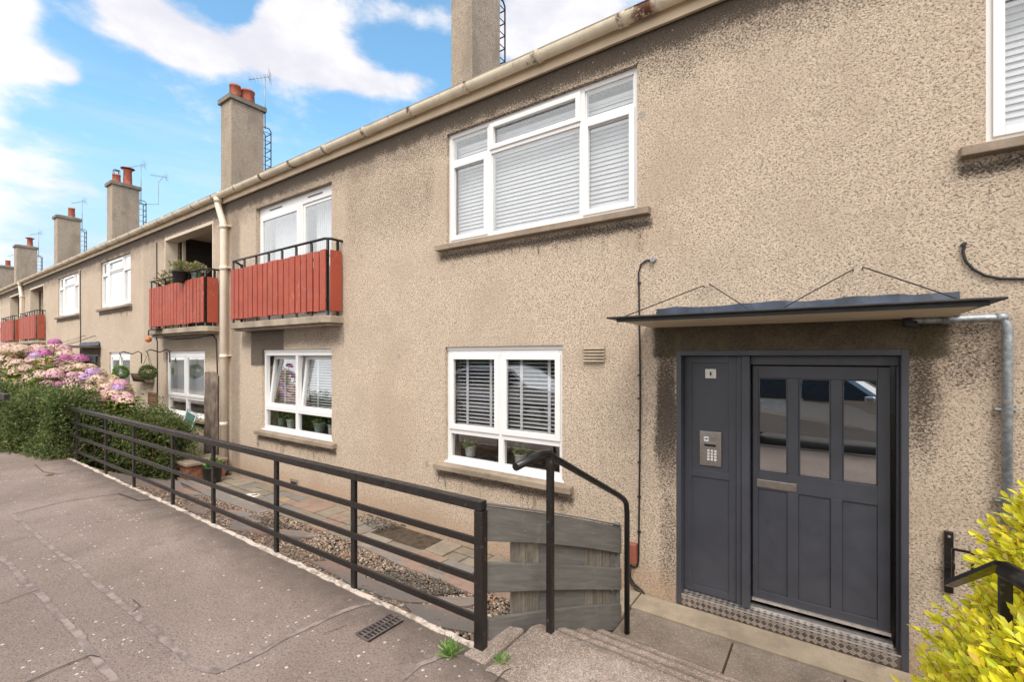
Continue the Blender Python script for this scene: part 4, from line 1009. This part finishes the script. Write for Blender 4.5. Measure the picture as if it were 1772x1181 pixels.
mb = MB(); p = on_y(1667, 424, 0); mb.tube([(p.x, 0, p.z), (p.x, -.03, p.z)], .014, 8); mb.build('cable_entry', M['cablem'], hA)
# air vent
a = on_y(1010, 601, -.01); b = on_y(1047, 601, -.01); zb = on_y(1028, 627, -.01).z; zt_ = on_y(1028, 600, -.01).z
mb = MB(); mb.box(a.x, b.x, -.012, -.002, zb, zt_)
for i in range(5): z = zb+(zt_-zb)*(i+.4)/5; mb.prism([Vector((a.x+.004, -.013, z-.002)), Vector((a.x+.004, -.032, z-.012)), Vector((a.x+.004, -.034, z-.006)), Vector((a.x+.004, -.013, z+.014))], (b.x-a.x-.008, 0, 0))
mb.build('air_vent', M['strip'], hA)
a = on_y(502, 848, -.01); b = on_y(515, 850, -.01); mb = MB(); mb.box(a.x, b.x, -.01, -.001, .04, .16); mb.build('air_brick', M['sill'], hA)
mb = MB(); mb.box(a.x+.03, b.x-.03, -.014, -.0105, .07, .12); mb.build('air_brick_slot', M['felt'], hA)
# drain pipe from canopy
xg = on_y(1743, 700, -.05).x; zp = 2.445
mb = MB(); mb.tube([(.44, -.09, zp-.01), (.47, -.05, zp), (xg-.06, -.05, zp), (xg-.015, -.05, zp-.012), (xg, -.05, zp-.06), (xg, -.05, -.05)], .026, 14)
for z in (1.86, 1.28): mb.box(xg-.055, xg+.055, -.055, -.0, z, z+.012)
for x_ in (xg-.30, xg-.05): mb.tube([(x_, -.05, zp), (x_+.05, -.05, zp)], .031, 14)
mb.build('canopy_drain_pipe', M['galv'], hA)
mb = MB(); mb.tube([(.43, -.09, zp+.03), (.43, -.11, zp-.03), (.47, -.09, zp-.03)], .028, 10); mb.build('pipe_shoe', M['felt'], hA)
# cables on block B
for px, y0, y1 in ((139, 468, 700), (271, 420, 590), (272, 590, 712)):
    cable(hB, [(px, y0), (px+.3, (y0+y1)/2), (px, y1)], .012)
cable(hB, [(262,582),(300,588),(340,585),(368,580),(374,588),(376,640),(375,750)], .012)
# loft / tile vent bump near the gutter
# ------------------------------------------------------------ sill pots and balcony plants (things)
for i, (x, L_, pm, lab, h_) in enumerate(((-3.68, .10, 'white_pot', 'pale potted plant with drooping leaves on the near ground floor window sill, left pane', .13), (-2.93, .10, 'white_pot', 'white pot with bright green leaves behind the right pane of the near ground floor window', .12))):
    pot_plant(x, .20, .955, .075, h_, pm, lab, 22, L_)
for x, pm, lab, r in ((-8.05, 'green_pot', 'small mint pot behind the left pane of the tilted window', .06), (-7.72, 'white_pot', 'round white pot with broad leaves behind the left pane of the tilted window', .085), (-6.88, 'green_pot', 'ribbed mint pot behind the right pane of the tilted window', .095), (-6.55, 'white_pot', 'narrow white pot with light green leaves at the right end of the tilted window', .06)):
    pot_plant(x, .19, .955, r, .15, pm, lab, 14, .09)
for i, (px, lab, sc_) in enumerate(((312, 'black round pot of dry stems hung on the loggia railing', 1.2), (330, 'dark pot of green shoots on the loggia railing beside the round pot', .8), (340, 'pale square pot of pink blooms on the loggia railing', .8))):
    x = on_y(px, 480, -.33 if i == 0 else -.10).x
    pot_plant(x, -.325 if i == 0 else -.10, 3.72 if i == 0 else 3.70, .12*sc_, .22, 'plastic_black' if i < 2 else 'green_pot', lab, 170, .11, 'dry_leaf' if i != 1 else 'green_leaf', spread=2.2)
x = on_y(296, 470, -.1).x; pot_plant(x, -.1, 3.6, .10, .2, 'plastic_black', 'tall wispy dry plant at the left end of the loggia railing', 170, .10, 'dry_leaf', spread=3.2)
# pot at the foot of the downpipe
p = on_z(391, 826, gz+.02); pot_plant(-9.05, -.52, gz+.005, .16, .30, 'plastic_black', 'black plastic pot with a leafy green plant at the foot of the cream downpipe', 110, .13)
# hanging topiary balls on brackets
for i, (px, py, lab) in enumerate(((209, 645, 'leafy hanging ball with yellow tinge, left of the pair by the white window'), (256, 645, 'dark green hanging ball with white flecks, above the wicker trough'))):
    Yh = -.42; c = on_y(px, py, Yh); e = empty('hanging_ball', c); tag(e, lab, 'hanging plant', 'hanging balls on wall brackets')
    n = 900; d = rand_unit(n); o = leaves('foliage', np.array(c)+d*.145*RNG.uniform(.8, 1.05, (n, 1)), d+rand_unit(n)*.8, .045, .022, M['green_leaf'] if i == 0 else M['hedge'], e); o.matrix_parent_inverse = Matrix.Translation(-c)
    top = c+Vector((0, 0, .42)); mb = MB()
    for k in range(3): a = 2*PI*k/3; mb.tube([c+Vector((.13*math.cos(a), .13*math.sin(a), .05)), top], .004, 4)
    child(mb, 'chain', M['iron'], e)
    mb = MB(); sx = .12
    pts = [(c.x, Yh, top.z), (c.x, Yh-.03, top.z+.05), (c.x, Yh+.05, top.z+.09), (c.x, -.2, top.z+.03), (c.x, -.08, top.z+.10), (c.x, -.01, top.z+.05), (c.x, -.01, top.z-.2)]
    mb.tube(pts, .012, 6); b_ = mb.build('bracket', M['iron'], e); b_.matrix_parent_inverse = Matrix.Translation(-c)
# wicker trough on the wall
c = on_y(248, 654, -.12); tr = empty('wicker_trough', c); tag(tr, 'brown wicker wall trough hanging behind the flecked ball', 'wall planter')
mb = MB(); mb.prism([c+Vector((-.45, .10, .10)), c+Vector((-.45, -.12, .10)), c+Vector((-.45, -.06, -.10)), c+Vector((-.45, .10, -.12))], (.8, 0, 0)); child(mb, 'basket', M['willow'], tr)
mb = MB()
for i in range(14): mb.tube([c+Vector((-.44+i*.06, -.125, .10)), c+Vector((-.44+i*.06, -.065, -.10))], .008, 5)
child(mb, 'ribs', M['brownwood'], tr)
# ornamental wall plaque
a = on_y(257, 679, -.02); b = on_y(272, 679, -.02); z1 = a.z; z0 = on_y(265, 702, -.02).z; pl = empty('wall_plaque', (a.x, -.02, z0)); tag(pl, 'rusty pierced metal plaque on the wall below the wicker trough', 'wall plaque')
mb = MB(); frame_rect(mb, a.x, b.x, z0, z1, .05, -.035, -.005); child(mb, 'frame', M['brownwood'], pl)
mb = MB(); w_ = b.x-a.x
for i in range(3):
    for j in range(3):
        cxx, cz = a.x+.06+(w_-.12)*(i+.5)/3, z0+.06+(z1-z0-.12)*(j+.5)/3; r = .045
        mb.tube([(cxx+r*math.cos(t), -.02, cz+r*1.2*math.sin(t)) for t in np.linspace(0, 2*PI, 11)], .012, 5, caps=False)
child(mb, 'scrollwork', M['bronze'], pl)
# willow stick screen beside downpipe
x0 = on_y(355, 700, -.03).x; x1 = on_y(377, 700, -.03).x; zt_ = on_y(366, 646, -.03).z
ws = MB(); k = 46
for i in range(k):
    x = x0+(x1-x0)*(i+.5)/k; z = zt_+random.uniform(-.05, .03); pts = []
    for s_ in range(7): pts.append((x+random.uniform(-.012, .012), -.035+random.uniform(-.01, .01), z-(z+.0)*s_/6))
    ws.tube(pts, random.uniform(.009, .014), 5)
tag(ws.build('willow_screen', M['willow']), 'roll of brown willow sticks leaning on the wall beside the downpipe', 'stick screen')
# green garden chair behind the hedge
c = on_y(311, 716, -.55); gc = empty('garden_chair', (c.x, -.55, gz)); tag(gc, 'green folding garden chair leaning under the window beside the hedge', 'chair')
R = Matrix.Translation((c.x, -.55, .42)) @ Matrix.Rotation(-.25, 4, 'X') @ Matrix.Rotation(.14, 4, 'Y')
mb = MB(); mb.box(-.22, .22, -.008, .008, .05, .68, R); child(mb, 'backrest', M['green_fabric'], gc)
mb = MB()
for s_ in (-.235, .235): mb.tube([R @ Vector((s_, 0, -.42)), R @ Vector((s_, 0, .72))], .013, 6)
mb.tube([R @ Vector((-.235, 0, .72)), R @ Vector((.235, 0, .72))], .013, 6); child(mb, 'frame', M['galv'], gc)
mb = MB(); mb.box(c.x-.22, c.x+.22, -1.0, -.60, .36, .375); child(mb, 'seat', M['green_fabric'], gc)
for s_ in (-.2, .2):
    mb = MB(); mb.tube([(c.x+s_, -.98, gz), (c.x+s_, -.62, .36)], .012, 6); child(mb, 'leg', M['galv'], gc)
# brick raised planter by hedge end
pb_ = empty('brick_planter', (-9.75, -.8, gz)); tag(pb_, 'low brick planter with stone coping between the hedge and the downpipe', 'planter')
mb = MB(); mb.box(-10.1, -9.45, -.75, -.14, gz-.1, .22); child(mb, 'brickwork', simple('old_brick', (.22, .09, .05), .9, var=.4, scale=14, bump=.5, bscale=30), pb_)
mb = MB(); mb.box(-10.14, -9.41, -.79, -.10, .222, .27); child(mb, 'coping', M['sill'], pb_, .006)
c = on_y(257, 588, -.42); bl = empty('hanging_float', c); tag(bl, 'orange ball hanging from a black bracket at the corner of the loggia balcony', 'ornament')
mb = MB(); mb.lathe([(.001, -.065), (.046, -.046), (.065, 0), (.046, .046), (.001, .065)], c, 14); child(mb, 'ball', simple('orange_plastic', (.55, .16, .04), .5), bl)
mb = MB(); mb.tube([c+Vector((0, 0, .09)), c+Vector((0, 0, .20)), c+Vector((.25, .05, .24)), c+Vector((.42, .25, .22))], .012, 6); mb.box(c.x+.05, c.x+.45, -.42, -.26, c.z+.20, c.z+.24); child(mb, 'bracket', M['iron'], bl)
# ------------------------------------------------------------ hedge
def cluster_leaves(name, centers, per, spread, size, mat, parent=None, up=.3):
    n = len(centers)*per; C_ = np.repeat(centers, per, axis=0); d = rand_unit(n); P = C_+d*spread*RNG.uniform(.2, 1, (n, 1))
    D = d+np.array([0, 0, up])+rand_unit(n)*.5
    return leaves(name, P, D, RNG.uniform(.75, 1.25, n)*size, RNG.uniform(.4, .6, n)*size, mat, parent)
hd = empty('hedge', (-10.2, -1.6, 0)); tag(hd, 'clipped dark green hedge closing the garden at the far end of the railing', 'hedge')
def hedge_pts(n):
    out = []
    while len(out) < n:
        if random.random() < .5:
            y = random.uniform(-2.5, -.45); u = (y+2.5)/2.05; top = 1.52-.60*u + .10*math.sin(y*5)+.06*math.sin(y*13+1)+random.random()**6*.25; bot = garden_z(y)-.02
            x = random.uniform(-10.9, -9.72+.10*math.sin(y*4+1)+.05*math.sin(y*11)); z = random.uniform(bot, top)
            dsurf = min(-9.72-x, top-z, (-.42-y)*1.0)
        else:
            s_ = random.uniform(0, 1); xa, ya = -9.75-s_*4.8, -2.40-s_*1.15; t_ = random.uniform(0, .55)
            top = 1.54+.14*s_+.09*math.sin(s_*17)+.05*math.sin(s_*43)+random.random()**6*.3; z = random.uniform(PAVE-.15, top); x = xa-t_*.25; y = ya+t_+.06*math.sin(s_*23+z*4)
            dsurf = min(t_, top-z)
        if dsurf < .22 or random.random() < .08: out.append((x, y, z))
    return np.array(out)
HP = hedge_pts(7500)
o = cluster_leaves('foliage', HP, 9, .075, .042, M['hedge'], hd); o.matrix_parent_inverse = Matrix.Translation(-hd.location)
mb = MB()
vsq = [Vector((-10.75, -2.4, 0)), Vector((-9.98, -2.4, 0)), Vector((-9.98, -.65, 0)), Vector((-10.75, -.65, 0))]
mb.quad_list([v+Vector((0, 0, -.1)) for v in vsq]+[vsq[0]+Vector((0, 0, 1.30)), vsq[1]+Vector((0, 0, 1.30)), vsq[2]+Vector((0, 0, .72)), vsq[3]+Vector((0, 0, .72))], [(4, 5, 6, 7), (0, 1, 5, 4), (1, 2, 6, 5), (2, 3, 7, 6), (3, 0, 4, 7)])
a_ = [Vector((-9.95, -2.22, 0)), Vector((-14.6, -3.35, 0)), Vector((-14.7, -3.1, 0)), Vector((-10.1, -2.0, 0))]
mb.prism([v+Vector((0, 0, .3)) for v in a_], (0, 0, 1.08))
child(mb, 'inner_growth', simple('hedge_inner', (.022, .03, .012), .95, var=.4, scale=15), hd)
mb = MB()
for i in range(60):
    y = random.uniform(-2.4, -.5); x = -9.85+random.uniform(-.1, .05); z0_ = garden_z(y); mb.tube([(x, y, z0_-.05), (x+random.uniform(-.1, .1), y+random.uniform(-.1, .1), z0_+random.uniform(.3, .6))], .006, 4)
child(mb, 'stems', M['stem'], hd)
# ------------------------------------------------------------ hydrangea
hy = empty('hydrangea', (-12.2, -1.9, 0)); tag(hy, 'big hydrangea bush with cream, pink and lilac flower heads behind the hedge', 'flowering shrub')
HEADS = []
hline = lambda x: -2.4+(x+9.75)*.24
for i in range(420):
    px = random.uniform(-45, 222); 
    topy = 603 if px < 60 else (600+ (px-60)*.02 if px < 120 else 608+(px-120)*.62)
    boty = 692 if px < 150 else 700-(px-150)*.05
    py = random.uniform(topy, min(boty, topy+92)) 
    depth_y = -2.3+.4*random.random() + (690-py)/90*.55
    p = on_y(px, py, -1.0)
    # shrub body lies between 3.0 and 1.0 m from the wall; nearer for the low heads
    t_ = 10.9+(690-py)/90*2.4+random.uniform(-.5, .5)
    d = ray(px, py)
    while True:
        p = CAM+d*(t_/math.hypot(d.x, d.y))
        if p.y > hline(p.x)+.62 or t_ > 19: break
        t_ += .2
    if p.y > -.35: continue
    if all((p-q[0]).length > .145 for q in HEADS): HEADS.append((p, random.uniform(.0080, .0135)*(p-CAM).length))
extra = [(95, 594, .10, 'pet_mag'), (78, 613, .1, 'pet_mag'), (62, 618, .1, 'pet_lilac')]
for px, py, r, m_ in extra:
    d = ray(px, py); HEADS.append((CAM+d*(12.0/math.hypot(d.x, d.y)), r, m_))
for hd_ in HEADS:
    p, r = hd_[0], hd_[1]; mt = hd_[2] if len(hd_) > 2 else random.choices(['pet_cream', 'pet_pink', 'pet_lilac', 'pet_mag'], [.72, .20, .05, .03])[0]
    n = 170; d = rand_unit(n); d[:, 2] = np.abs(d[:, 2])*1.0-.15; d /= np.linalg.norm(d, axis=1, keepdims=True)
    c0 = np.array(p); P = c0+d*np.array([1, 1, .78])*r
    Dn = np.cross(d, rand_unit(n)); o = leaves('flower_head', P-Dn*.012, Dn, .034, .034, M[mt], hy, N=d, fold=-.1); o.matrix_parent_inverse = Matrix.Translation(-hy.location)
mb = MB(); LP = []; LD = []
for hd_ in HEADS:
    p = hd_[0]; base = Vector((p.x+random.uniform(-.25, .25), p.y+random.uniform(-.2, .2), 0)); base.y = max(min(base.y, -.8), hline(base.x)+.6); mid = p.lerp(base, .45)+Vector((0, 0, .1)); mb.tube([p-Vector((0, 0, .01)), mid, base], .006, 4)
    for k in range(34):
        f = random.random()**1.3; q = p.lerp(mid, .08+f*.9); q += Vector((random.gauss(0, .10), random.gauss(0, .10), random.gauss(0, .05))); LP.append(q); LD.append((random.gauss(0, 1), random.gauss(0, 1), random.uniform(-.3, .35)))
n = len(LP); Nn = np.tile([0, 0, 1.0], (n, 1))+rand_unit(n)*.45
o = leaves('foliage', np.array(LP), np.array(LD), RNG.uniform(.09, .15, n), RNG.uniform(.06, .09, n), M['hyd_leaf'], hy, N=Nn, fold=.18); o.matrix_parent_inverse = Matrix.Translation(-hy.location)
child(mb, 'stems', M['stem'], hy)
# ------------------------------------------------------------ golden privet bush (right foreground)
gb = empty('golden_bush', (1.0, -2.0, .5)); tag(gb, 'bright yellow green leafy bush in the right foreground beside the door', 'shrub')
ELL = [((.87, -2.12, 1.00), (.58, .60, .54)), ((.99, -1.90, 1.36), (.50, .50, .50)), ((.63, -2.52, 1.10), (.35, .34, .42)), ((.62, -2.12, .80), (.31, .52, .52)), ((1.45, -2.3, 1.1), (.6, .6, .6))]
P = []; D = []; NN = []; stems = MB()
def inside(p): return any(sum(((p[i]-c[i])/r[i])**2 for i in range(3)) < .80 for c, r in ELL)
ns = 0
while ns < 5200:
    c, r = random.choice(ELL); d = Vector((random.gauss(0, 1), random.gauss(0, 1), random.gauss(0, 1))).normalized()
    p = Vector((c[0]+d.x*r[0]*random.uniform(.82, 1.0), c[1]+d.y*r[1]*random.uniform(.82, 1.0), c[2]+d.z*r[2]*random.uniform(.82, 1.0)))
    if inside(p) and random.random() < .85: continue
    if p.z < .45 and p.x > .45: continue
    ns += 1
    g = (d+Vector((random.gauss(0, .35), random.gauss(0, .35), .45+random.gauss(0, .3)))).normalized(); L_ = random.uniform(.10, .22); k = random.randint(5, 8)
    s1 = g.cross(Vector((random.gauss(0, 1), random.gauss(0, 1), random.gauss(0, 1)))).normalized(); s2 = g.cross(s1)
    nn = d*.8+Vector((-.15, -.35, .8)); root = p-g*L_*.5; tip = root+g*L_
    stems.tube([root, tip], [.0018, .0010], 3, caps=False)
    for i in range(k):
        q = root+g*(L_*(i+.5)/k); s_ = s1 if i % 2 else s2
        for sg in (-1, 1): P.append(q); D.append(g*.75+s_*sg*(.9-.3*i/k)); NN.append(nn)
    P.append(tip); D.append(g); NN.append(nn)
n = len(P); o = leaves('foliage', np.array(P), np.array(D), RNG.uniform(.018, .040, n), RNG.uniform(.013, .024, n), M['privet'], gb, N=np.array(NN)+rand_unit(n)*.55, fold=.18); o.matrix_parent_inverse = Matrix.Translation(-gb.location)
for i in range(14):
    c, r = random.choice(ELL); stems.tube([(1.0+random.uniform(-.1, .1), -2.0, .4), (c[0]+random.uniform(-.2, .2), c[1]+random.uniform(-.3, .3), c[2]+random.uniform(-.1, .3))], [.012, .004], 5)
child(stems, 'stems', M['stem'], gb)
# ------------------------------------------------------------ weeds
def weed(px, py, Z, n, L, lab, mat='green_leaf'):
    p = on_z(px, py, Z); d = rand_unit(n); d[:, 2] = np.abs(d[:, 2])+.4
    e = leaves('weed', np.array(p)+rand_unit(n)*np.array([.03, .03, .0]), d, RNG.uniform(.5, 1, n)*L, L*.16, M[mat]); tag(e, lab, 'weed'); return e
weed(779, 1132, PAVE, 70, .085, 'clump of green weeds at the kerb below the railing end post')
weed(868, 1146, PAVE, 30, .06, 'small bright weed in the joint beside the top step')
weed(112, 795, PAVE-.02, 26, .35, 'dry grassy tuft at the hedge end of the kerb', 'dry_leaf')
weed(86, 824, PAVE, 40, .05, 'low yellowish weeds in the pavement crack near the hedge', 'dry_leaf')
# bottom-left dark end of another rail
mb = MB(); a = on_y(-30, 676, -2.9); b = on_y(12, 676, -2.9)
mb.box(a.x-1, b.x, -2.93, -2.87, a.z-.05, a.z+.03)
tag(mb.build('boundary_rail', M['rail']), 'dark rail end poking out between hedge and hydrangea at the left edge', 'railing')
# ------------------------------------------------------------ street behind the viewer (seen in the glass)
def car(name, x, y, z, mat, lab):
    e = empty(name, (x, y, z)); k0 = set(bpy.data.objects); tag(e, lab, 'car', 'cars parked along the kerb')
    L_, W_ = 4.1, 1.7
    prof = [(-2.05, .35), (-2.05, .62), (-1.98, .85), (-1.1, .95), (-.55, 1.35), (-.1, 1.45), (.9, 1.45), (1.5, 1.25), (1.9, .95), (2.05, .85), (2.05, .35)]
    def sect(y_, inset, sc_): return [(px_*(1-inset*.02), y_-(max(0, pz-.9))*sc_*(1 if y_ > 0 else -1), pz) for px_, pz in prof]
    ysl = [(-.85, 1, .45), (-.80, 0, .5), (.80, 0, .5), (.85, 1, .45)]
    vs = []; 
    for yy, ins, sc_ in ysl: vs += sect(yy, ins, sc_)
    k = len(prof); mb = MB(); fs = [(i*k+j, (i+1)*k+j, (i+1)*k+(j+1) % k, i*k+(j+1) % k) for i in range(3) for j in range(k)]
    fs += [tuple(range(k))[::-1], tuple(range(3*k, 4*k))]; mb.quad_list([Vector(v)+Vector((x, y, z)) for v in vs], fs, False)
    child(mb, 'body', mat, e, .03)
    for sd in (-1, 1):
        mb = MB(); yy = sd*.80; f_ = lambda a, b: Vector((x+a, y+sd*(.857-(b-.9)*.45), z+b))
        mb.prism([f_(-.98, .98), f_(-.52, 1.32), f_(.1, 1.38), f_(.1, .98)], (0, sd*.01, 0)); mb.prism([f_(.16, .98), f_(.16, 1.38), f_(.9, 1.38), f_(1.4, 1.2), f_(1.5, .98)], (0, sd*.01, 0)); child(mb, 'side_window', M['black'], e)
        for xx in (-1.3, 1.25):
            mb = MB(); mb.tube([(x+xx, y+sd*.68, z+.31), (x+xx, y+sd*.87, z+.31)], .31, 24); wo = child(mb, 'wheel', M['plastic_black'], e)
            mb = MB(); mb.tube([(x+xx, y+sd*.871, z+.31), (x+xx, y+sd*.878, z+.31)], .20, 24); child(mb, 'rim', M['alu'], e)
        mb = MB(); mb.box(x-.95, x-.80, y+sd*.88, y+sd*1.02, z+.95, z+1.07); child(mb, 'wing_mirror', mat, e, .03)
    e.rotation_euler.z = PI
    return e
cp1 = NT('white_car_paint').bsdf((.75, .76, .77), .12, 0, None, Coat_Weight=1.0); cp2 = NT('silver_car_paint').bsdf((.42, .44, .46), .25, .7, None, Coat_Weight=1.0)
car('parked_car', -7.1, -5.85, .48, cp1, 'white hatchback parked behind the viewer, mirrored in the left windows')
car('parked_car', -.95, -5.85, .48, cp2, 'silver hatchback parked behind the viewer, mirrored in the door glass')
fh = empty('far_hedge', (0, -17.5, 0)); tag(fh, 'long hedge across the road behind the viewer', 'hedge')
mb = MB(); mb.box(-40, 20, -18.2, -17.2, -.3, 2.0); child(mb, 'growth', simple('far_hedge_green', (.05, .08, .025), .9, var=.6, scale=3, bump=1, bscale=8), fh)
# ------------------------------------------------------------ camera, light, world
cam = bpy.data.cameras.new('camera'); co = bpy.data.objects.new('camera', cam); COL.objects.link(co); SC.camera = co
cam.sensor_width = 36; cam.lens = F/1772*36; cam.shift_y = 26.5/1772; cam.clip_end = 2000; cam.clip_start = .05
co.location = CAM; co.rotation_euler = (PI/2, 0, BETA)
EL, AZ = math.radians(52), math.radians(148)       # azimuth clockwise from +Y
sd = Vector((math.sin(AZ)*math.cos(EL), math.cos(AZ)*math.cos(EL), math.sin(EL)))
sun = bpy.data.lights.new('sun', 'SUN'); sun.energy = 1.8; sun.angle = math.radians(32); sun.color = (1, .94, .86)
so = bpy.data.objects.new('sun', sun); COL.objects.link(so); so.rotation_euler = sd.to_track_quat('Z', 'Y').to_euler(); so.location = (0, 0, 30)
W = bpy.data.worlds.new('World'); SC.world = W; W.use_nodes = True; nt = W.node_tree; nt.nodes.clear()
class WN(NT):
    def __init__(s): s.t = nt; s._co = None
w = WN(); out = w.n('ShaderNodeOutputWorld'); bg = w.n('ShaderNodeBackground'); nt.links.new(bg.outputs[0], out.inputs[0])
sky = w.n('ShaderNodeTexSky', sky_type='NISHITA'); sky.sun_disc = False; sky.sun_elevation = EL; sky.sun_rotation = AZ; sky.air_density = 1.0; sky.dust_density = .6; sky.ozone_density = 1.5
dirn = w.n('ShaderNodeTexCoord').outputs['Generated']; w._co = dirn
x, y, z = w.n('ShaderNodeSeparateXYZ', i_0=dirn).outputs
az = w.math('ARCTAN2', x, y); el = w.math('ARCSINE', z)
cmb = w.n('ShaderNodeCombineXYZ'); w.set(cmb.inputs[0], az); w.set(cmb.inputs[1], w.math('MULTIPLY', el, 1.9)); cv = cmb.outputs[0]
n1 = w.noise(3.2, 9, .60, vec=cv, dist=.25); n2 = w.noise(9, 7, .6, vec=cv)
n1 = w.noise(5.5, 9, .62, vec=cv, dist=.1)
fld = w.math('ADD', w.math('MULTIPLY', w.math('SUBTRACT', n1, .5), 3.2), w.math('MULTIPLY', w.math('SUBTRACT', n2, .5), 1.4))
def blob(px, py, rx, ry, amp):
    d = ray(px, py).normalized(); a0 = math.atan2(d.x, d.y); e0 = math.asin(d.z)
    d2 = ray(px+rx, py).normalized(); ra = abs(math.atan2(d2.x, d2.y)-a0); d3 = ray(px, py-ry).normalized(); re = abs(math.asin(d3.z)-e0)
    u = w.math('DIVIDE', w.math('SUBTRACT', az, a0), ra); v = w.math('DIVIDE', w.math('SUBTRACT', el, e0), re)
    r2 = w.math('ADD', w.math('MULTIPLY', u, u), w.math('MULTIPLY', v, v))
    return w.math('MULTIPLY', w.math('EXPONENT', w.math('MULTIPLY', r2, -1.0)), amp)
tot = None
for b in ((230, 15, 75, 50, 1.0), (290, 60, 65, 42, 1.0), (350, 90, 65, 38, .9), (400, -5, 36, 42, -1.3), (460, 85, 80, 50, 1.05), (525, 40, 70, 55, 1.0), (560, 115, 85, 40, 1.0), (655, 148, 60, 20, .8), (725, 140, 35, 16, .55), (700, 25, 70, 22, .42), (700, 80, 60, 30, -.5), (980, 25, 90, 80, 1.4), (890, 60, 40, 60, .6), (25, 15, 45, 34, .9), (50, 105, 65, 34, .8), (115, 128, 26, 20, .55), (30, 300, 180, 30, .30)):
    q = blob(*b); tot = q if tot is None else w.math('ADD', tot, q)
front = w.ss(y, -.1, .25)                                      # cloud field in other directions
gen = w.math('MULTIPLY', w.math('SUBTRACT', 1.0, front), 1.35)  # overcast added out of view to whiten the ambient light
dens = w.math('ADD', w.math('ADD', w.math('ADD', tot, gen), w.math('MULTIPLY', fld, .58)), .22)
mask = w.ss(dens, .22, .92)
wisp = w.math('MULTIPLY', w.ss(w.noise(2.2, 8, .62, vec=w.n('ShaderNodeVectorMath', operation='MULTIPLY', i_0=cv, i_1=(1, 4.0, 1)).outputs[0]), .42, .70), w.ss(el, .55, .05, 0, .75))
mask = w.math('MAXIMUM', mask, wisp)
hz = w.ss(el, .45, .06, 0, .9); 
skyc = w.mix(1.0, sky.outputs[0], (1.4, 1.85, 1.75), 'MULTIPLY')
skyc = w.mix(hz, skyc, (3.2, 3.95, 4.8))
cl = w.mix(w.ss(n1, .35, .7), (4.9, 4.9, 5.4), (6.1, 6.0, 6.1))
cl = w.mix(front, (9.6, 9.4, 9.3), cl)  # unseen clouds behind the camera, brightened to lift the ambient light
fin = w.mix(mask, skyc, cl)
nt.links.new(fin, bg.inputs[0]); bg.inputs[1].default_value = .10
vs_ = SC.view_settings; vs_.view_transform = 'Standard'; vs_.look = 'None'; vs_.exposure = .80; vs_.gamma = 1; vs_.use_curve_mapping = False
SC.cycles.max_bounces = 8; SC.cycles.transparent_max_bounces = 12
